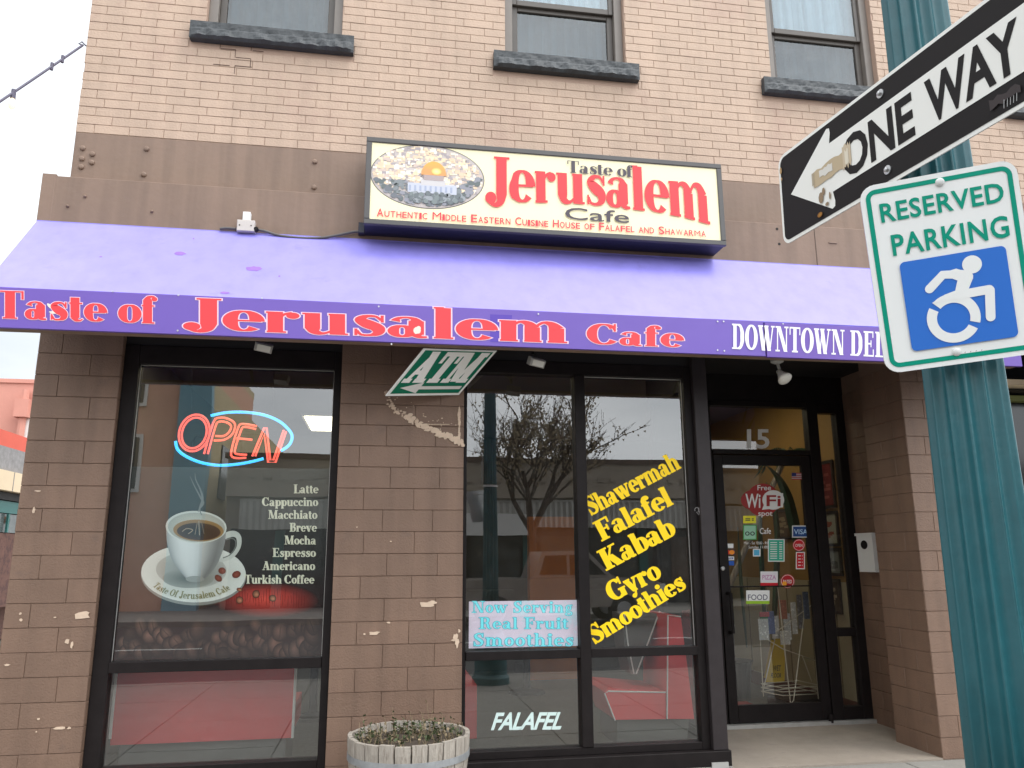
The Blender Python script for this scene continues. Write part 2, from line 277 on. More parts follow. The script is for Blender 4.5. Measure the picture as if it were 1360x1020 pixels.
# --- a bold high-contrast serif, drawn glyph by glyph. Cap height 100, x-height 66. Each stroke becomes one strip of quads.
FT=20.; TH=5.
def Vs(x,y0,y1,w=FT): return ('v',x,y0,y1,w)
def Hs(x0,x1,y,h=TH): return ('h',x0,x1,y,h)
def Os(cx,cy,rx,ry,f=FT,t=TH,a0=0,a1=360): return ('o',cx,cy,rx,ry,f,t,a0,a1)
def Ds(x,y,r): return ('d',x,y,r)
def Ls(x0,y0,x1,y1,w): return ('l',x0,y0,x1,y1,w)
def Cs(*p): return ('c',p)
SER={
'a':(64,[Os(21,19,13,16,15,6),Vs(42,10,52,FT),Cs((11,50,13),(15,59,8),(27,63,5),(38,59,10),(42,48,20)),Cs((42,12,20),(47,3,9),(58,3,5))]),
'b':(64,[Vs(15,0,97),Hs(1,16,97),Os(37,33,18,30)]),
'c':(56,[Os(30,33,20,30,FT,TH,48,318),Ds(43,49,9)]),
'd':(68,[Os(27,33,17,30),Vs(48,0,97),Hs(34,49,97),Hs(48,64,2.5)]),
'e':(60,[Os(30,33,20,30,FT,TH,0,318),Hs(16,56,34,TH)]),
'f':(42,[Vs(17,0,84),Hs(2,36,2.5),Hs(1,36,63.5),Cs((17,82,20),(21,94,10),(31,97,6),(37,95,5)),Ds(36,88,8)]),
'g':(60,[Os(27,42,15,21,16,5),Cs((20,22,5),(9,12,7),(18,4,10),(42,3,14),(50,-10,10),(36,-24,5),(14,-23,6),(6,-13,9),(16,-3,5)),Cs((36,58,5),(46,66,6),(54,63,10))]),
'h':(72,[Vs(15,0,97),Hs(1,16,97),Hs(2,30,2.5),Cs((20,48,5),(33,63,7),(47,58,14),(53,44,20)),Vs(53,0,46),Hs(40,70,2.5)]),
'i':(34,[Vs(16,0,66),Hs(2,17,63.5),Hs(2,31,2.5),Ds(16,86,11)]),
'k':(70,[Vs(15,0,97),Hs(1,16,97),Hs(2,30,2.5),Ls(22,22,54,63,7),Hs(40,66,63.5),Ls(52,0,32,36,24),Hs(40,70,2.5)]),
'l':(34,[Vs(16,0,97),Hs(2,17,97),Hs(2,31,2.5)]),
'm':(106,[Vs(15,0,66),Hs(1,16,63.5),Hs(2,29,2.5),Cs((20,48,5),(31,62,7),(44,58,13),(50,44,20)),Vs(50,0,46),Hs(38,64,2.5),Cs((55,48,5),(66,62,7),(79,58,13),(86,44,20)),Vs(86,0,46),Hs(73,102,2.5)]),
'n':(72,[Vs(15,0,66),Hs(1,16,63.5),Hs(2,29,2.5),Cs((20,48,5),(33,62,7),(47,58,13),(53,44,20)),Vs(53,0,46),Hs(40,69,2.5)]),
'o':(60,[Os(30,33,20,30)]),
'p':(66,[Vs(15,-28,66),Hs(1,16,63.5),Hs(1,30,-26),Os(37,33,18,30)]),
'q':(66,[Vs(50,-28,66),Os(28,33,18,30)]),
'r':(52,[Vs(15,0,66),Hs(1,16,63.5),Hs(2,31,2.5),Cs((20,42,5),(28,58,6),(40,63,8)),Ds(41,55,10)]),
's':(52,[Cs((44,50,5),(36,62,6),(22,62,9),(13,51,15),(24,38,22),(38,26,20),(39,11,14),(28,3,7),(14,4,6),(8,17,5)),Vs(45.5,44,66,4),Vs(6.5,1,22,4)]),
't':(42,[Vs(17,12,84),Hs(1,37,63.5),Cs((17,14,20),(21,4,11),(31,2,6),(38,8,4))]),
'u':(72,[Vs(16,18,66),Hs(1,17,63.5),Cs((16,20,20),(20,7,14),(33,3,7),(47,14,5)),Vs(53,0,66),Hs(40,54,63.5),Hs(53,69,2.5)]),
'v':(64,[Ls(10,66,32,0,22),Ls(50,66,34,0,6),Hs(0,28,63.5),Hs(40,62,63.5)]),
'w':(96,[Ls(10,66,30,0,21),Ls(46,60,32,0,6),Ls(46,66,64,0,21),Ls(84,66,68,0,6),Hs(0,28,63.5),Hs(38,58,63.5),Hs(74,96,63.5)]),
'y':(64,[Ls(11,66,34,2,21),Ls(52,66,28,-20,6),Hs(0,28,63.5),Hs(42,64,63.5),Ds(20,-20,9)]),
'A':(88,[Ls(12,0,40,97,6),Ls(66,0,42,100,24),Hs(22,58,32),Hs(0,26,2.5),Hs(48,86,2.5)]),
'B':(78,[Vs(22,0,100,22),Hs(2,44,2.5),Hs(2,44,97.5),Hs(22,44,52),Cs((40,97,5),(56,92,16),(58,75,21),(50,57,12),(38,52,5)),Cs((40,52,5),(58,46,16),(63,27,23),(55,8,12),(40,2,5))]),
'C':(84,[Os(44,50,32,46,24,6,40,322),Vs(73,64,100,5),Ls(73,70,68,84,6)]),
'D':(90,[Vs(22,0,100,22),Hs(2,44,2.5),Hs(2,44,97.5),Cs((42,97.5,5),(60,92,14),(72,70,23),(73,50,25),(72,30,23),(60,8,14),(42,2.5,5))]),
'E':(78,[Vs(22,0,100,22),Hs(2,70,2.5),Hs(2,68,97.5),Hs(30,54,51),Vs(67,76,100,5),Vs(70,0,28,5),Vs(54,38,64,5)]),
'F':(74,[Vs(22,0,100,22),Hs(2,42,2.5),Hs(2,68,97.5),Hs(30,54,51),Vs(67,74,100,5),Vs(54,38,64,5)]),
'G':(90,[Os(44,50,32,46,24,6,42,300),Vs(70,4,44,20),Hs(54,86,43),Vs(74,66,100,5)]),
'I':(44,[Vs(22,0,100,22),Hs(3,41,2.5),Hs(3,41,97.5)]),
'J':(58,[Vs(38,18,100,22),Hs(20,57,97.5),Cs((38,20,22),(35,3,15),(22,-5,8),(11,0,7)),Ds(13,10,13)]),
'K':(88,[Vs(22,0,100,22),Hs(2,42,2.5),Hs(2,42,97.5),Ls(30,38,66,98,6),Ls(70,0,42,56,26),Hs(54,82,97.5),Hs(54,88,2.5)]),
'L':(74,[Vs(22,0,100,22),Hs(2,70,2.5),Hs(2,42,97.5),Vs(69,0,34,5)]),
'M':(112,[Vs(14,0,97,6),Ls(24,100,52,4,22),Ls(84,98,54,4,6),Vs(88,0,100,22),Hs(0,28,2.5),Hs(2,28,97.5),Hs(72,108,2.5),Hs(82,108,97.5)]),
'N':(94,[Vs(15,0,97,6),Ls(24,100,72,0,24),Vs(78,0,97,6),Hs(1,30,2.5),Hs(2,26,97.5),Hs(64,92,97.5)]),
'O':(88,[Os(44,50,32,47,25,6)]),
'P':(76,[Vs(22,0,100,22),Hs(2,44,2.5),Hs(2,44,97.5),Cs((40,97.5,5),(58,92,16),(62,73,23),(55,50,12),(38,45,5))]),
'R':(86,[Vs(22,0,100,22),Hs(2,42,2.5),Hs(2,44,97.5),Cs((40,97.5,5),(58,92,16),(62,74,23),(55,54,12),(38,50,5)),Cs((46,50,8),(58,42,18),(62,20,20),(68,4,12),(80,4,5))]),
'S':(70,[Cs((58,76,5),(50,93,6),(34,97,8),(17,84,17),(22,64,23),(42,48,26),(55,30,22),(50,10,13),(34,3,7),(18,6,6),(10,26,5)),Vs(60,68,100,5),Vs(8,0,34,5)]),
'T':(80,[Vs(40,0,100,22),Hs(20,60,2.5),Hs(4,76,97.5),Vs(5.5,70,100,5),Vs(74.5,70,100,5)]),
'W':(118,[Ls(14,100,38,0,23),Ls(56,88,40,0,6),Ls(56,100,78,0,23),Ls(104,100,82,0,6),Hs(0,34,97.5),Hs(44,72,97.5),Hs(92,116,97.5)]),
' ':(30,[]),
}
def strokes(gl,e=0.,bold=1.):
    """strips (list of left/right outline point pairs) for a glyph; e inflates them for an outline"""
    out=[]
    for g in gl:
        k=g[0]
        if k=='v':
            _,x,y0,y1,w=g; w=w*bold; out.append(([(x-w/2-e,y0-e),(x-w/2-e,y1+e)],[(x+w/2+e,y0-e),(x+w/2+e,y1+e)]))
        elif k=='h':
            _,x0,x1,y,h=g; out.append(([(x0-e,y+h/2+e),(x1+e,y+h/2+e)],[(x0-e,y-h/2-e),(x1+e,y-h/2-e)]))
        elif k=='l':
            _,x0,y0,x1,y1,w=g; dx=(x1-x0)/abs(y1-y0) if y1!=y0 else 0
            s=1 if y1>y0 else -1; x0-=dx*e;x1+=dx*e;y0-=s*e;y1+=s*e; w=w*bold
            out.append(([(x0-w/2-e*1.1,y0),(x1-w/2-e*1.1,y1)],[(x0+w/2+e*1.1,y0),(x1+w/2+e*1.1,y1)]))
        elif k=='o':
            _,cx,cy,rx,ry,f,t,a0,a1=g; A=[];B=[];n=28; ex=(0 if a1-a0>=359 else e*1.2)
            for i in range(n+1):
                q=R(a0-ex+(a1-a0+2*ex)*i/n); w=(t+(f*bold-t)*abs(math.cos(q))**1.4)/2+e
                c,s=math.cos(q),math.sin(q); nx,ny=c/rx,s/ry; l=math.hypot(nx,ny); nx/=l;ny/=l
                A.append((cx+rx*c+nx*w,cy+ry*s+ny*w)); B.append((cx+rx*c-nx*w,cy+ry*s-ny*w))
            out.append((A,B))
        elif k=='d':
            _,x,y,r=g; A=[];B=[];n=10
            for i in range(n+1):
                q=PI*i/n; rr=r+e; yy=y-math.cos(q)*rr; h=math.sin(q)*rr; A.append((x-h,yy)); B.append((x+h,yy))
            out.append((A,B))
        else:
            P=cat(list(g[1]),5); n=len(P); A=[];B=[]
            for i in range(n):
                a=P[max(i-1,0)];b=P[min(i+1,n-1)]; dx,dy=b[0]-a[0],b[1]-a[1]; l=math.hypot(dx,dy) or 1; w=P[i][2]*(bold if P[i][2]>9 else 1)/2+e
                ox=oy=0
                if e and i in(0,n-1): s=-1 if i==0 else 1; ox,oy=dx/l*e*s,dy/l*e*s
                A.append((P[i][0]-dy/l*w+ox,P[i][1]+dx/l*w+oy)); B.append((P[i][0]+dy/l*w+ox,P[i][1]-dx/l*w+oy))
            out.append((A,B))
    return out
def serif_text(dec,txt,fn,col,e=0.,sp=0.,bold=1.,justify=True):
    """fn(u,v): u 0..1 along the whole word, v in cap heights (0 baseline, 1 cap top)"""
    tot=sum(SER[c][0]+sp for c in txt)-sp; x=0
    for c in txt:
        for A,B in strokes(SER[c][1],e,bold):
            f=lambda p:fn((p[0]+x)/tot,p[1]/100)
            dec.strip([f(p) for p in A],[f(p) for p in B],col)
        x+=SER[c][0]+sp
_fc={}
def sans_tris(txt,offset=0.,space=1.,shear=0.):
    """the built-in sans lettering as triangles, normalised by its own advance width and cap height"""
    key=(txt,offset,space,shear)
    if key in _fc: return _fc[key]
    cu=bpy.data.curves.new('t','FONT'); cu.body=txt; cu.size=1; cu.offset=offset; cu.space_character=space; cu.shear=shear; cu.fill_mode='FRONT'; cu.resolution_u=3
    ob=bpy.data.objects.new('t',cu); COL.objects.link(ob); dg=bpy.context.evaluated_depsgraph_get(); dg.update()
    me=ob.evaluated_get(dg).to_mesh(); vs=[(v.co.x,v.co.y) for v in me.vertices]; fs=[tuple(p.vertices) for p in me.polygons]
    ob.evaluated_get(dg).to_mesh_clear(); bpy.data.objects.remove(ob); bpy.data.curves.remove(cu)
    x0=min(v[0] for v in vs);x1=max(v[0] for v in vs); H=.729
    r=([((a-x0)/(x1-x0),b/H) for a,b in vs],fs); _fc[key]=r; return r
def sans_text(dec,txt,fn,col,offset=0.,space=1.,shear=0.):
    vs,fs=sans_tris(txt,offset,space,shear); d=dec.base+(dec.k%12)*dec.step; dec.k+=1; o=len(dec.v)
    for u,v in vs:
        p=fn(u,v); dec.v.append(dec.fn(p[0],p[1],d)); dec.c.append(tuple(col))
    dec.f+=[tuple(i+o for i in f) for f in fs]
def quadmap(bl,br,tl,tr):
    """u,v in the unit square to a quadrilateral (in whatever 2-D space the Dec uses)"""
    def f(u,v): return tuple((bl[i]*(1-u)+br[i]*u)*(1-v)+(tl[i]*(1-u)+tr[i]*u)*v for i in (0,1))
    return f
def planeY(Y):
    """flat print measured off the photograph, laid on the real vertical plane at depth Y"""
    return lambda x,y,d: onY(x,y,Y-d)
def xz(Y): return lambda x,z,d:(x,Y-d,z)

# =================================================================== GROUND
def slab_sheet(name,x0,y0,x1,y1,z,m,t=.1):
    return tag(MB().box(x0,y0,z-t,x1,y1,z).build(name,m),kind='structure')
KY=-4.95
ground=tag(MB().box(-150,-150,-.45,150,150,-.30).build('ground',CONC),kind='structure')
road=slab_sheet('road',-90,-15.6,90,KY-.15,-.13,ASPH,.16)
side=tag(MB().box(-14,KY,-.29,14,8.5,-.018).build('sidewalk',CONC),kind='structure')
kerb=tag(MB().box(-40,KY-.15,-.28,40,KY-.002,.0,b=.01).build('kerb',CONC),kind='structure')
far_side=tag(MB().box(-40,-24.5,-.28,40,-15.75,.0).build('far_sidewalk',CONC),kind='structure')
kerb2=tag(MB().box(-40,-15.75,-.28,40,-15.602,.004,b=.01).build('far_kerb',CONC),kind='structure')
sm=MB().box(.006,.006,0,1.214,1.224,.02).mesh('slab',CONC)
for i in range(11):
    for j in range(4):
        o=bpy.data.objects.new('slab',sm); COL.objects.link(o); o.parent=side; o.location=(-6.6+i*1.22,-.012-(j+1)*1.23,-.02+random.uniform(-.001,.001))
MB().box(2.95,.0,-.016,5.02,1.42,.012).build('entry_slab',ENTRY,side)
MB().box(3.46,1.28,.012,5.02,1.42,.045).build('threshold',mat('threshold_aluminium',(.42,.41,.39),.5,.2,10,metal=.4),side)
lm=mat('worn_white_road_paint',(.6,.6,.57),.7,.2,12,col2=(.1,.1,.1),c2s=9,c2t=.6)
for k in range(5): tag(MB().box(-12+k*6,-10.35,-.13,-9+k*6,-10.22,-.1255).build('lane_marking',lm),kind='structure')

# =================================================================== CAFE BUILDING
bld=empty('cafe_building','two storey corner cafe building of pink painted brick above brown block piers','building')
XL,XR=-2.11,9.0
# openings upstairs
OPN=[(-1.222+2.495*k,-.127+2.495*k) for k in range(4)]
OZ0,OZ1=5.86,7.35
BH,BLN=.0755,.2565
BZ0=4.815; BZ1=8.6
wall=MB()
# backing (mortar plane, Y=0.012) with openings
xs=[XL+.006]+[v for a in OPN for v in a]+[XR]
wall.box(XL+.006,.0065,BZ0,XR,.30,OZ0-.16)
wall.box(XL+.006,.0065,OZ1+.2,XR,.30,BZ1)
for i in range(0,len(xs),2): wall.box(xs[i],.0065,OZ0-.16,xs[i+1],.30,OZ1+.2)
MORT=mat('painted_mortar',(.44,.305,.235),.75,.08,5,.2,80)
wall=wall.build('brick_wall',MORT,bld)
cands=[]
def brick_at(x0,x1,z0,z1,full):
    cands.append((x0,x1,z0,z1,full))
row=0; z=BZ0
while z<BZ1-.01:
    off=(0 if row%2 else BLN/2)+random.uniform(-.01,.01)
    if row%7==3: off+=BLN/4
    segs=[(XL,XR)]
    zz0,zz1=z,z+BH
    blocks=[]
    for a,b in OPN:
        if zz1>OZ0+.004 and zz0<OZ1: blocks.append((a,b))
        elif zz1>OZ0-.155 and zz0<OZ0+.005: blocks.append((a-.108,b+.108))
        elif zz0<OZ1+.2 and zz1>OZ1: blocks.append((a-.108,b+.108))
    segs=[];cur=XL
    for a,b in blocks: segs.append((cur,a)); cur=b
    segs.append((cur,XR))
    for a,b in segs:
        k=math.floor((a-XL+off)/BLN); x=XL-off+k*BLN
        while x<b-.01:
            x0=max(x,a); x1=min(x+BLN,b)
            if x1-x0>.03: brick_at(x0,x1,zz0,zz1,x1-x0>BLN-.001)
            x+=BLN
    z+=BH; row+=1
g=.0017
fullb=MB().box(0,0,0,BLN-2*g,.02,BH-2*g,b=.0022).mesh('brick',PINK)
def score(c):
    x,y,zd=pix(((c[0]+c[1])/2,0,(c[2]+c[3])/2))
    if not(10<x<1230 and 2<y<1000): return 0
    if 487<x<958 and y>175+.08*(x-487): return 0
    if x>1030 and y> 190-.8*(x-1040): return 0
    if x>1150: return 0
    return (c[1]-c[0])*1e3/(zd*zd)
cands.sort(key=lambda c:-score(c))
rest=MB()
for i,c in enumerate(cands):
    yo=random.uniform(-.0012,.0012)
    if i<299:
        if c[4]:
            o=bpy.data.objects.new('brick',fullb); o.location=(c[0]+g,yo-.0005,c[2]+g); COL.objects.link(o); o.parent=wall
        else: MB().box(c[0]+g,yo,c[2]+g,c[1]-g,.02,c[3]-g,b=.0022).build('brick',PINK,wall)
    else: rest.box(c[0]+g,yo,c[2]+g,c[1]-g,.02,c[3]-g,b=.0022)
tag(rest.build('brick',PINK,wall),kind='stuff')
# west side wall of the building and its roof, plain return
sidew=MB().box(XL,.02,4.8,XL+.25,8,8.6).box(-2.17,.6,0,-1.95,8,4.8).box(XL,.3,8.45,XR,8,8.6).box(8.8,.3,4.8,9.0,8,8.6).box(XL,7.9,0,XR,8.1,8.6)
sidew.build('side_wall',PINK,bld)
MB().box(XL-.05,-.09,8.6,XR+.05,.3,8.85,b=.02).build('cornice',BAND,bld)
# crack in the brick below the left sill (open joints)
CRK=mat('open_joint',(.10,.06,.045),.9)
cr_=MB()
def crk(pts):
    for a,b in zip(pts[:-1],pts[1:]):
        A=onY(*a,-.0035);B=onY(*b,-.0035); w=.0022
        if abs(A.x-B.x)>abs(A.z-B.z): cr_.box(min(A.x,B.x),-.0035,A.z-w,max(A.x,B.x),-.0005,A.z+w)
        else: cr_.box(A.x-w,-.0035,min(A.z,B.z),A.x+w,-.0005,max(A.z,B.z))
crk([(293,55),(293,64),(313,65.5),(313,76),(333,78),(334,89),(312,87),(312,98)]); crk([(304,57),(334,60),(336,67),(350,68)]); crk([(283,85),(305,88)])
cr_.build('crack',CRK,wall)
# steel band (two steps)
band=MB().box(-2.105,-.004,4.395,XR,.3,4.812,b=.004)
band=band.build('steel_band',BAND,bld)
low=MB().box(-2.235,-.095,3.86,XR,.3,4.392,b=.004)
low.box(-2.26,-.098,3.86,-2.165,.32,4.405,b=.003)
low=low.build('lower_band',BAND,bld)
bz=MB(); 
def bolt(px,py,Y,r=.021,parent=band,m=BAND):
    P=onY(px,py,Y); b=MB(); b.lathe([(r,0),(r*.98,-.010),(r*.6,-.015),(.003,-.016)],(P.x,Y,P.z),8,axis='y') ; return b.build('bolt',m,parent)
for q in((110,197),(123,205),(109,211),(122,216),(108,222),(195,198),(191,232),(418,215),(417,249)): bolt(*q,-.004)
for q in((90,274),(202,281),(113,261)): bolt(*q,-.095,.011,low)
DARKB=mat('dark_hole',(.02,.015,.012),.8)
for q in((1032,304),(1035,324)):
    P=onY(*q,-.096); MB().lathe([(.012,0),(.012,-.002)],(P.x,-.0955,P.z),10,axis='y').build('hole',DARKB,low)
MB().box(3.99,-.0975,3.9,3.996,-.095,4.38).build('joint',mat('dark_joint',(.09,.06,.045),.8),low)  # thin dark strip laid on the band as its joint
MB().box(4.12,-.102,4.24,4.20,-.095,4.25).build('bracket_stub',BAND,low)

# ------------------------------------------------ block piers
def blockwall(parent,u0,u1,ztop,fn,flip=0,bl=.372,rev=False):
    """fn(u,z,d): u along the wall, d outwards"""
    rows=int(round(ztop/.16))
    for r in range(rows):
        z0=r*.16; off=(bl/2 if (r+flip)%2 else 0)+random.uniform(-.03,.03)
        x=u0-off
        while x<u1-.02:
            a=max(x,u0);b=min(x+bl,u1); x+=bl
            if b-a<.045:
                continue
            if u1-b<.05: b=u1; 
            if a-u0<.05: a=u0
            gg=.0014; bb=.0022; d=random.uniform(.0,.0025)
            ga=0 if a==u0 else .0009; gb=0 if b==u1 else .0009
            c=[(a+ga,z0+gg),(b-gb,z0+gg),(b-gb,z0+.16-gg),(a+ga,z0+.16-gg)]
            i=[(a+ga+bb,z0+gg+bb),(b-gb-bb,z0+gg+bb),(b-gb-bb,z0+.16-gg-bb),(a+ga+bb,z0+.16-gg-bb)]
            V=[fn(u,w,d+.003) for u,w in i]+[fn(u,w,d) for u,w in c]+[fn(u,w,-.008) for u,w in c]
            F=[(0,1,2,3),(4,5,1,0),(5,6,2,1),(6,7,3,2),(7,4,0,3),(8,9,5,4),(9,10,6,5),(10,11,7,6),(11,8,4,7)]
            if rev: F=[tuple(reversed(f)) for f in F]
            MB().add(V,F).build('block',BLOCK,parent)
JOINT=mat('painted_block_joint',(.215,.14,.102),.7,.1,8)
ZB=3.2
def pier(x0,x1,y1,label):
    p=MB().box(x0+.004,.004,-.02,x1-.004,y1,3.88).build('pier',JOINT,bld); p['label']=label; return p
p1=pier(-2.172,-1.60,.5,'left brown block pier at the building corner'); blockwall(p1,-2.172,-1.60,ZB,lambda u,z,d:(u,-d,z),0)
blockwall(p1,.0,.5,ZB,lambda u,z,d:(-2.172-d+.002,u,z),1,rev=True)
blockwall(p1,.0,.12,ZB,lambda u,z,d:(-1.60+d-.004,u,z),1)
p2=pier(-.01,.935,.4,'middle brown block pier with peeling paint'); blockwall(p2,-.01,.935,ZB,lambda u,z,d:(u,-d,z),1)
p3=pier(4.724,5.62,.57,'right brown block pier beside the recessed door'); blockwall(p3,4.724,5.62,ZB,lambda u,z,d:(u,-d,z),0)
blockwall(p3,0,.57,ZB,lambda u,z,d:(4.724-d+.002,u,z),1,rev=True)
p4=MB().box(5.024,.57,-.02,5.3,6.,3.88).build('recess_wall',JOINT,bld); blockwall(p4,.57,1.36,ZB,lambda u,z,d:(5.02-d,u,z),0,rev=True)
# header behind the awning, recess ceiling
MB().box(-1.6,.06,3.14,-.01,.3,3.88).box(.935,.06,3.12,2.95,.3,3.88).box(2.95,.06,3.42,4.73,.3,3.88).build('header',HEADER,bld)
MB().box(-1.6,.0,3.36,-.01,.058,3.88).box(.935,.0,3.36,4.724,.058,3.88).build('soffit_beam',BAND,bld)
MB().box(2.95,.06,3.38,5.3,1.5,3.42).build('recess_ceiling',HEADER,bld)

# ------------------------------------------------ paint chips and the peeled patch on the piers
CHIP=mat('old_peach_paint',(.60,.455,.34),.7,.15,20)
ch=MB()
def blob(px,py,w,h,m=None,Y=-.0085):
    Y=Y-random.uniform(0,.0025); c=onY(px,py,Y); n=11; pts=[]
    for i in range(n):
        q=2*PI*i/n; rr=random.uniform(.6,1.15); pts.append((c.x+w/200*rr*math.cos(q),c.z+h/200*rr*math.sin(q)))
    ch.prism(pts,lambda u,v,t:(u,Y+t,v),.004)
for q in((109,817,11,6),(48,972,1,1),(79,967,9,2.5),(92,967,3,1.5),(45,678,2,5),(50,652,4,1.2),(89,852,3,4),(95,857,2,5),(9,883,4,1.5),(27,815,1.5,2),(28,823,2,2),(73,820,2,1),(51,955,2,1.5),
         (567,803,14,4.5),(574,800,8,3),(497,841,9,2.5),(484,842,2,1.5),(605,846,4,5),(607,853,3,8),(603,850,5,2),(516,827,3,1.5),(519,719,2,1),(474,700,1.5,1),(610,838,2,3)): blob(*q)
arc=cat([(514,522,2),(518,538,3),(527,548,5),(540,556,9),(552,563,7),(565,570,10),(580,577,9),(595,584,12),(606,588,11),(613,592,8)],9)
for (x,y,w) in arc:
    if random.random()<(.45 if x<545 else .12): continue
    for _ in range(3): blob(x+random.uniform(-4,4),y+random.uniform(-4,2)-w*.25,random.uniform(.6,2.6)*(1+w/9),random.uniform(.4,1.5)*(1+w/7))
for i in range(30):
    x=random.uniform(516,606); blob(x,545+(x-516)*.5+random.uniform(-26,0),random.uniform(.5,2.2),random.uniform(.4,1.1))
for y in range(542,592,3): blob(610,y,random.uniform(1,3),3)
for x in range(562,598,4): blob(x,563.5,3.5,.7)
tag(ch.build('paint_chip',CHIP,p2),kind='stuff')

# ------------------------------------------------ shop windows
def frame_bars(parent,bars,Y0=.05,Y1=.17,name='frame_bar',m=BLACKM):
    for x0,z0,x1,z1,*dy in bars:
        d=dy[0] if dy else 0
        MB().box(x0,Y0-d,z0,x1,Y1,z1,b=.003).build(name,m,parent)
def pane(parent,x0,z0,x1,z1,Y=.1,m=GLASS):
    return MB().box(x0,Y,z0,x1,Y+.006,z1).build('pane',m,parent)
win1=MB().box(-1.6,.045,-.0,-.011,.2,.10,b=.004).build('shop_window',BLACKM,bld); win1['label']='single wide shop window left of the middle pier'
frame_bars(win1,[(-1.598,.101,-1.492,3.139),(-.068,.101,-.012,3.139),(-1.491,.101,-.069,.197),(-1.491,.808,-.069,.878,.012),(-1.491,2.995,-.069,3.139)])
pane(win1,-1.492,.19,-.068,.81); pane(win1,-1.492,.87,-.068,3.0)
BEAD=mat('bright_glazing_bead',(.45,.44,.42),.4,metal=.3)
MB().box(-1.492,.094,2.992,-.069,.1,2.998).box(-.074,.094,.88,-.069,.1,2.99).box(-1.492,.094,.88,-1.488,.1,2.99).build('glazing_bead',BEAD,win1)
win2=MB().box(.937,-.02,.04,2.965,.2,.145,b=.004).build('shop_window',BLACKM,bld); win2['label']='twin shop window right of the middle pier with yellow lettering'
frame_bars(win2,[(.936,.146,.966,3.119),(1.836,.199,1.921,3.014,.01),(2.768,.146,2.832,3.119),(.967,.146,2.767,.198),(.967,.826,1.835,.888,.012),(1.922,.826,2.767,.888,.012),(.967,3.015,2.767,3.119)])
MB().box(2.834,.0,.146,2.952,.16,3.4,b=.004).build('corner_post',mat('painted_post',(.030,.024,.025),.5,.2,10,spec=.25),win2)
for a,b in((.966,1.836),(1.921,2.768)): pane(win2,a,.19,b,.83); pane(win2,a,.88,b,3.02)
MB().box(2.762,.094,.89,2.767,.1,3.01).box(1.925,.094,3.008,2.767,.1,3.014).build('glazing_bead',BEAD,win2)
MB().box(2.80,-.034,.03,2.93,-.021,.07).build('kick_plate',BEAD,win2)
MB().box(.937,-.03,.0,2.965,.2,.038,b=.004).build('sill_curb',CONC,win2)
# return of the entrance recess: side glazing along X=2.95
ret=MB().box(2.90,.16,.012,2.952,1.30,.20).build('return_window',BLACKM,bld)
MB().box(2.90,.16,3.0,2.95,1.3,3.4).box(2.9,1.24,.2,2.95,1.35,3.0).box(2.9,.16,.83,2.95,1.3,.89).build('frame_bar',BLACKM,ret)
MB().box(2.92,.17,.2,2.926,1.24,3.0).build('pane',GLASS,ret)
# vinyl lettering on window 2
YEL=srgb(255,214,10); yl=Dec(planeY(.0985))
def diag(txt,x0,y0,x1,y1,hpx,tilt=None,condense=1.,bold=1.05):
    """word running from lower left (x0,y0) to lower right (x1,y1), letters upright to the baseline"""
    dx,dy=x1-x0,y1-y0; l=math.hypot(dx,dy); nx,ny=dy/l,-dx/l
    if tilt is not None: nx,ny=math.sin(tilt),-math.cos(tilt)
    serif_text(yl,txt,lambda u,v:(x0+dx*u+nx*hpx*v,y0+dy*u+ny*hpx*v),YEL,bold=bold,sp=0,e=2.2)
diag('Shawermah',785,685,905,621,25); diag('Falafel',799,719,895,669,27); diag('Kabab',805,758,899,709,28)
diag('Gyro',813,800,880,766,27); diag('Smoothies',790,856,913,780,25)
yl.build('yellow_lettering',printmat('yellow_vinyl',.5),win2)
fl=Dec(planeY(.0985)); FC=srgb(205,225,220)
sans_text(fl,'FALAFEL',quadmap((652,969),(745,968),(656,946),(750,945)),FC,.028,.95,.18)
fl.build('white_lettering',printmat('pale_vinyl',.5),win2)

# ------------------------------------------------ entrance: door, transom, sidelight at Y=1.35
ent=MB().box(2.95,1.33,3.105,5.02,1.5,3.40).build('entrance_frame',BLACKM,bld)
def bar(x0,z0,x1,z1,Y0=1.32,Y1=1.42): MB().box(x0,Y0,z0,x1,Y1,z1,b=.004).build('frame_bar',BLACKM,ent)
bar(2.953,.012,3.555,3.104,1.34); bar(3.556,2.562,4.60,2.61); bar(4.601,.046,4.715,3.104); bar(4.92,.046,5.015,3.104); bar(3.556,3.05,4.60,3.104)
bar(4.716,.046,4.919,.16); bar(4.716,.80,4.919,.875); bar(4.716,3.0,4.919,3.104)
MB().box(3.556,1.36,2.60,4.601,1.366,3.06).build('pane',DGLASS,ent)
MB().box(4.715,1.36,.15,4.92,1.366,.81).build('pane',DGLASS,ent); MB().box(4.715,1.36,.87,4.92,1.366,3.01).build('pane',DGLASS,ent)
n15=Dec(planeY(1.358)); sans_text(n15,'15',quadmap((992,595),(1022,595),(992,569),(1022,569)),(.85,.85,.83),.02,.92); n15.build('house_number',printmat('number_vinyl',.5),ent)
door=MB().box(3.563,1.335,.05,3.655,1.385,2.553,b=.003).box(4.50,1.335,.05,4.592,1.385,2.553,b=.003).box(3.656,1.336,.05,4.499,1.384,.205,b=.003).box(3.656,1.336,2.455,4.499,1.384,2.553,b=.003).build('door',BLACKM,bld)
door['label']='black framed glass entrance door covered in stickers'
MB().box(3.65,1.357,.20,4.505,1.363,2.46).build('pane',DGLASS,door)
MB().box(3.66,1.34,1.272,4.495,1.356,1.284).build('push_bar',BLACKM,door)
MB().tube([(3.62,1.33,1.22),(3.62,1.26,1.22),(3.62,1.26,.86),(3.62,1.33,.86)],.016,8).build('handle',BLACKM,door)
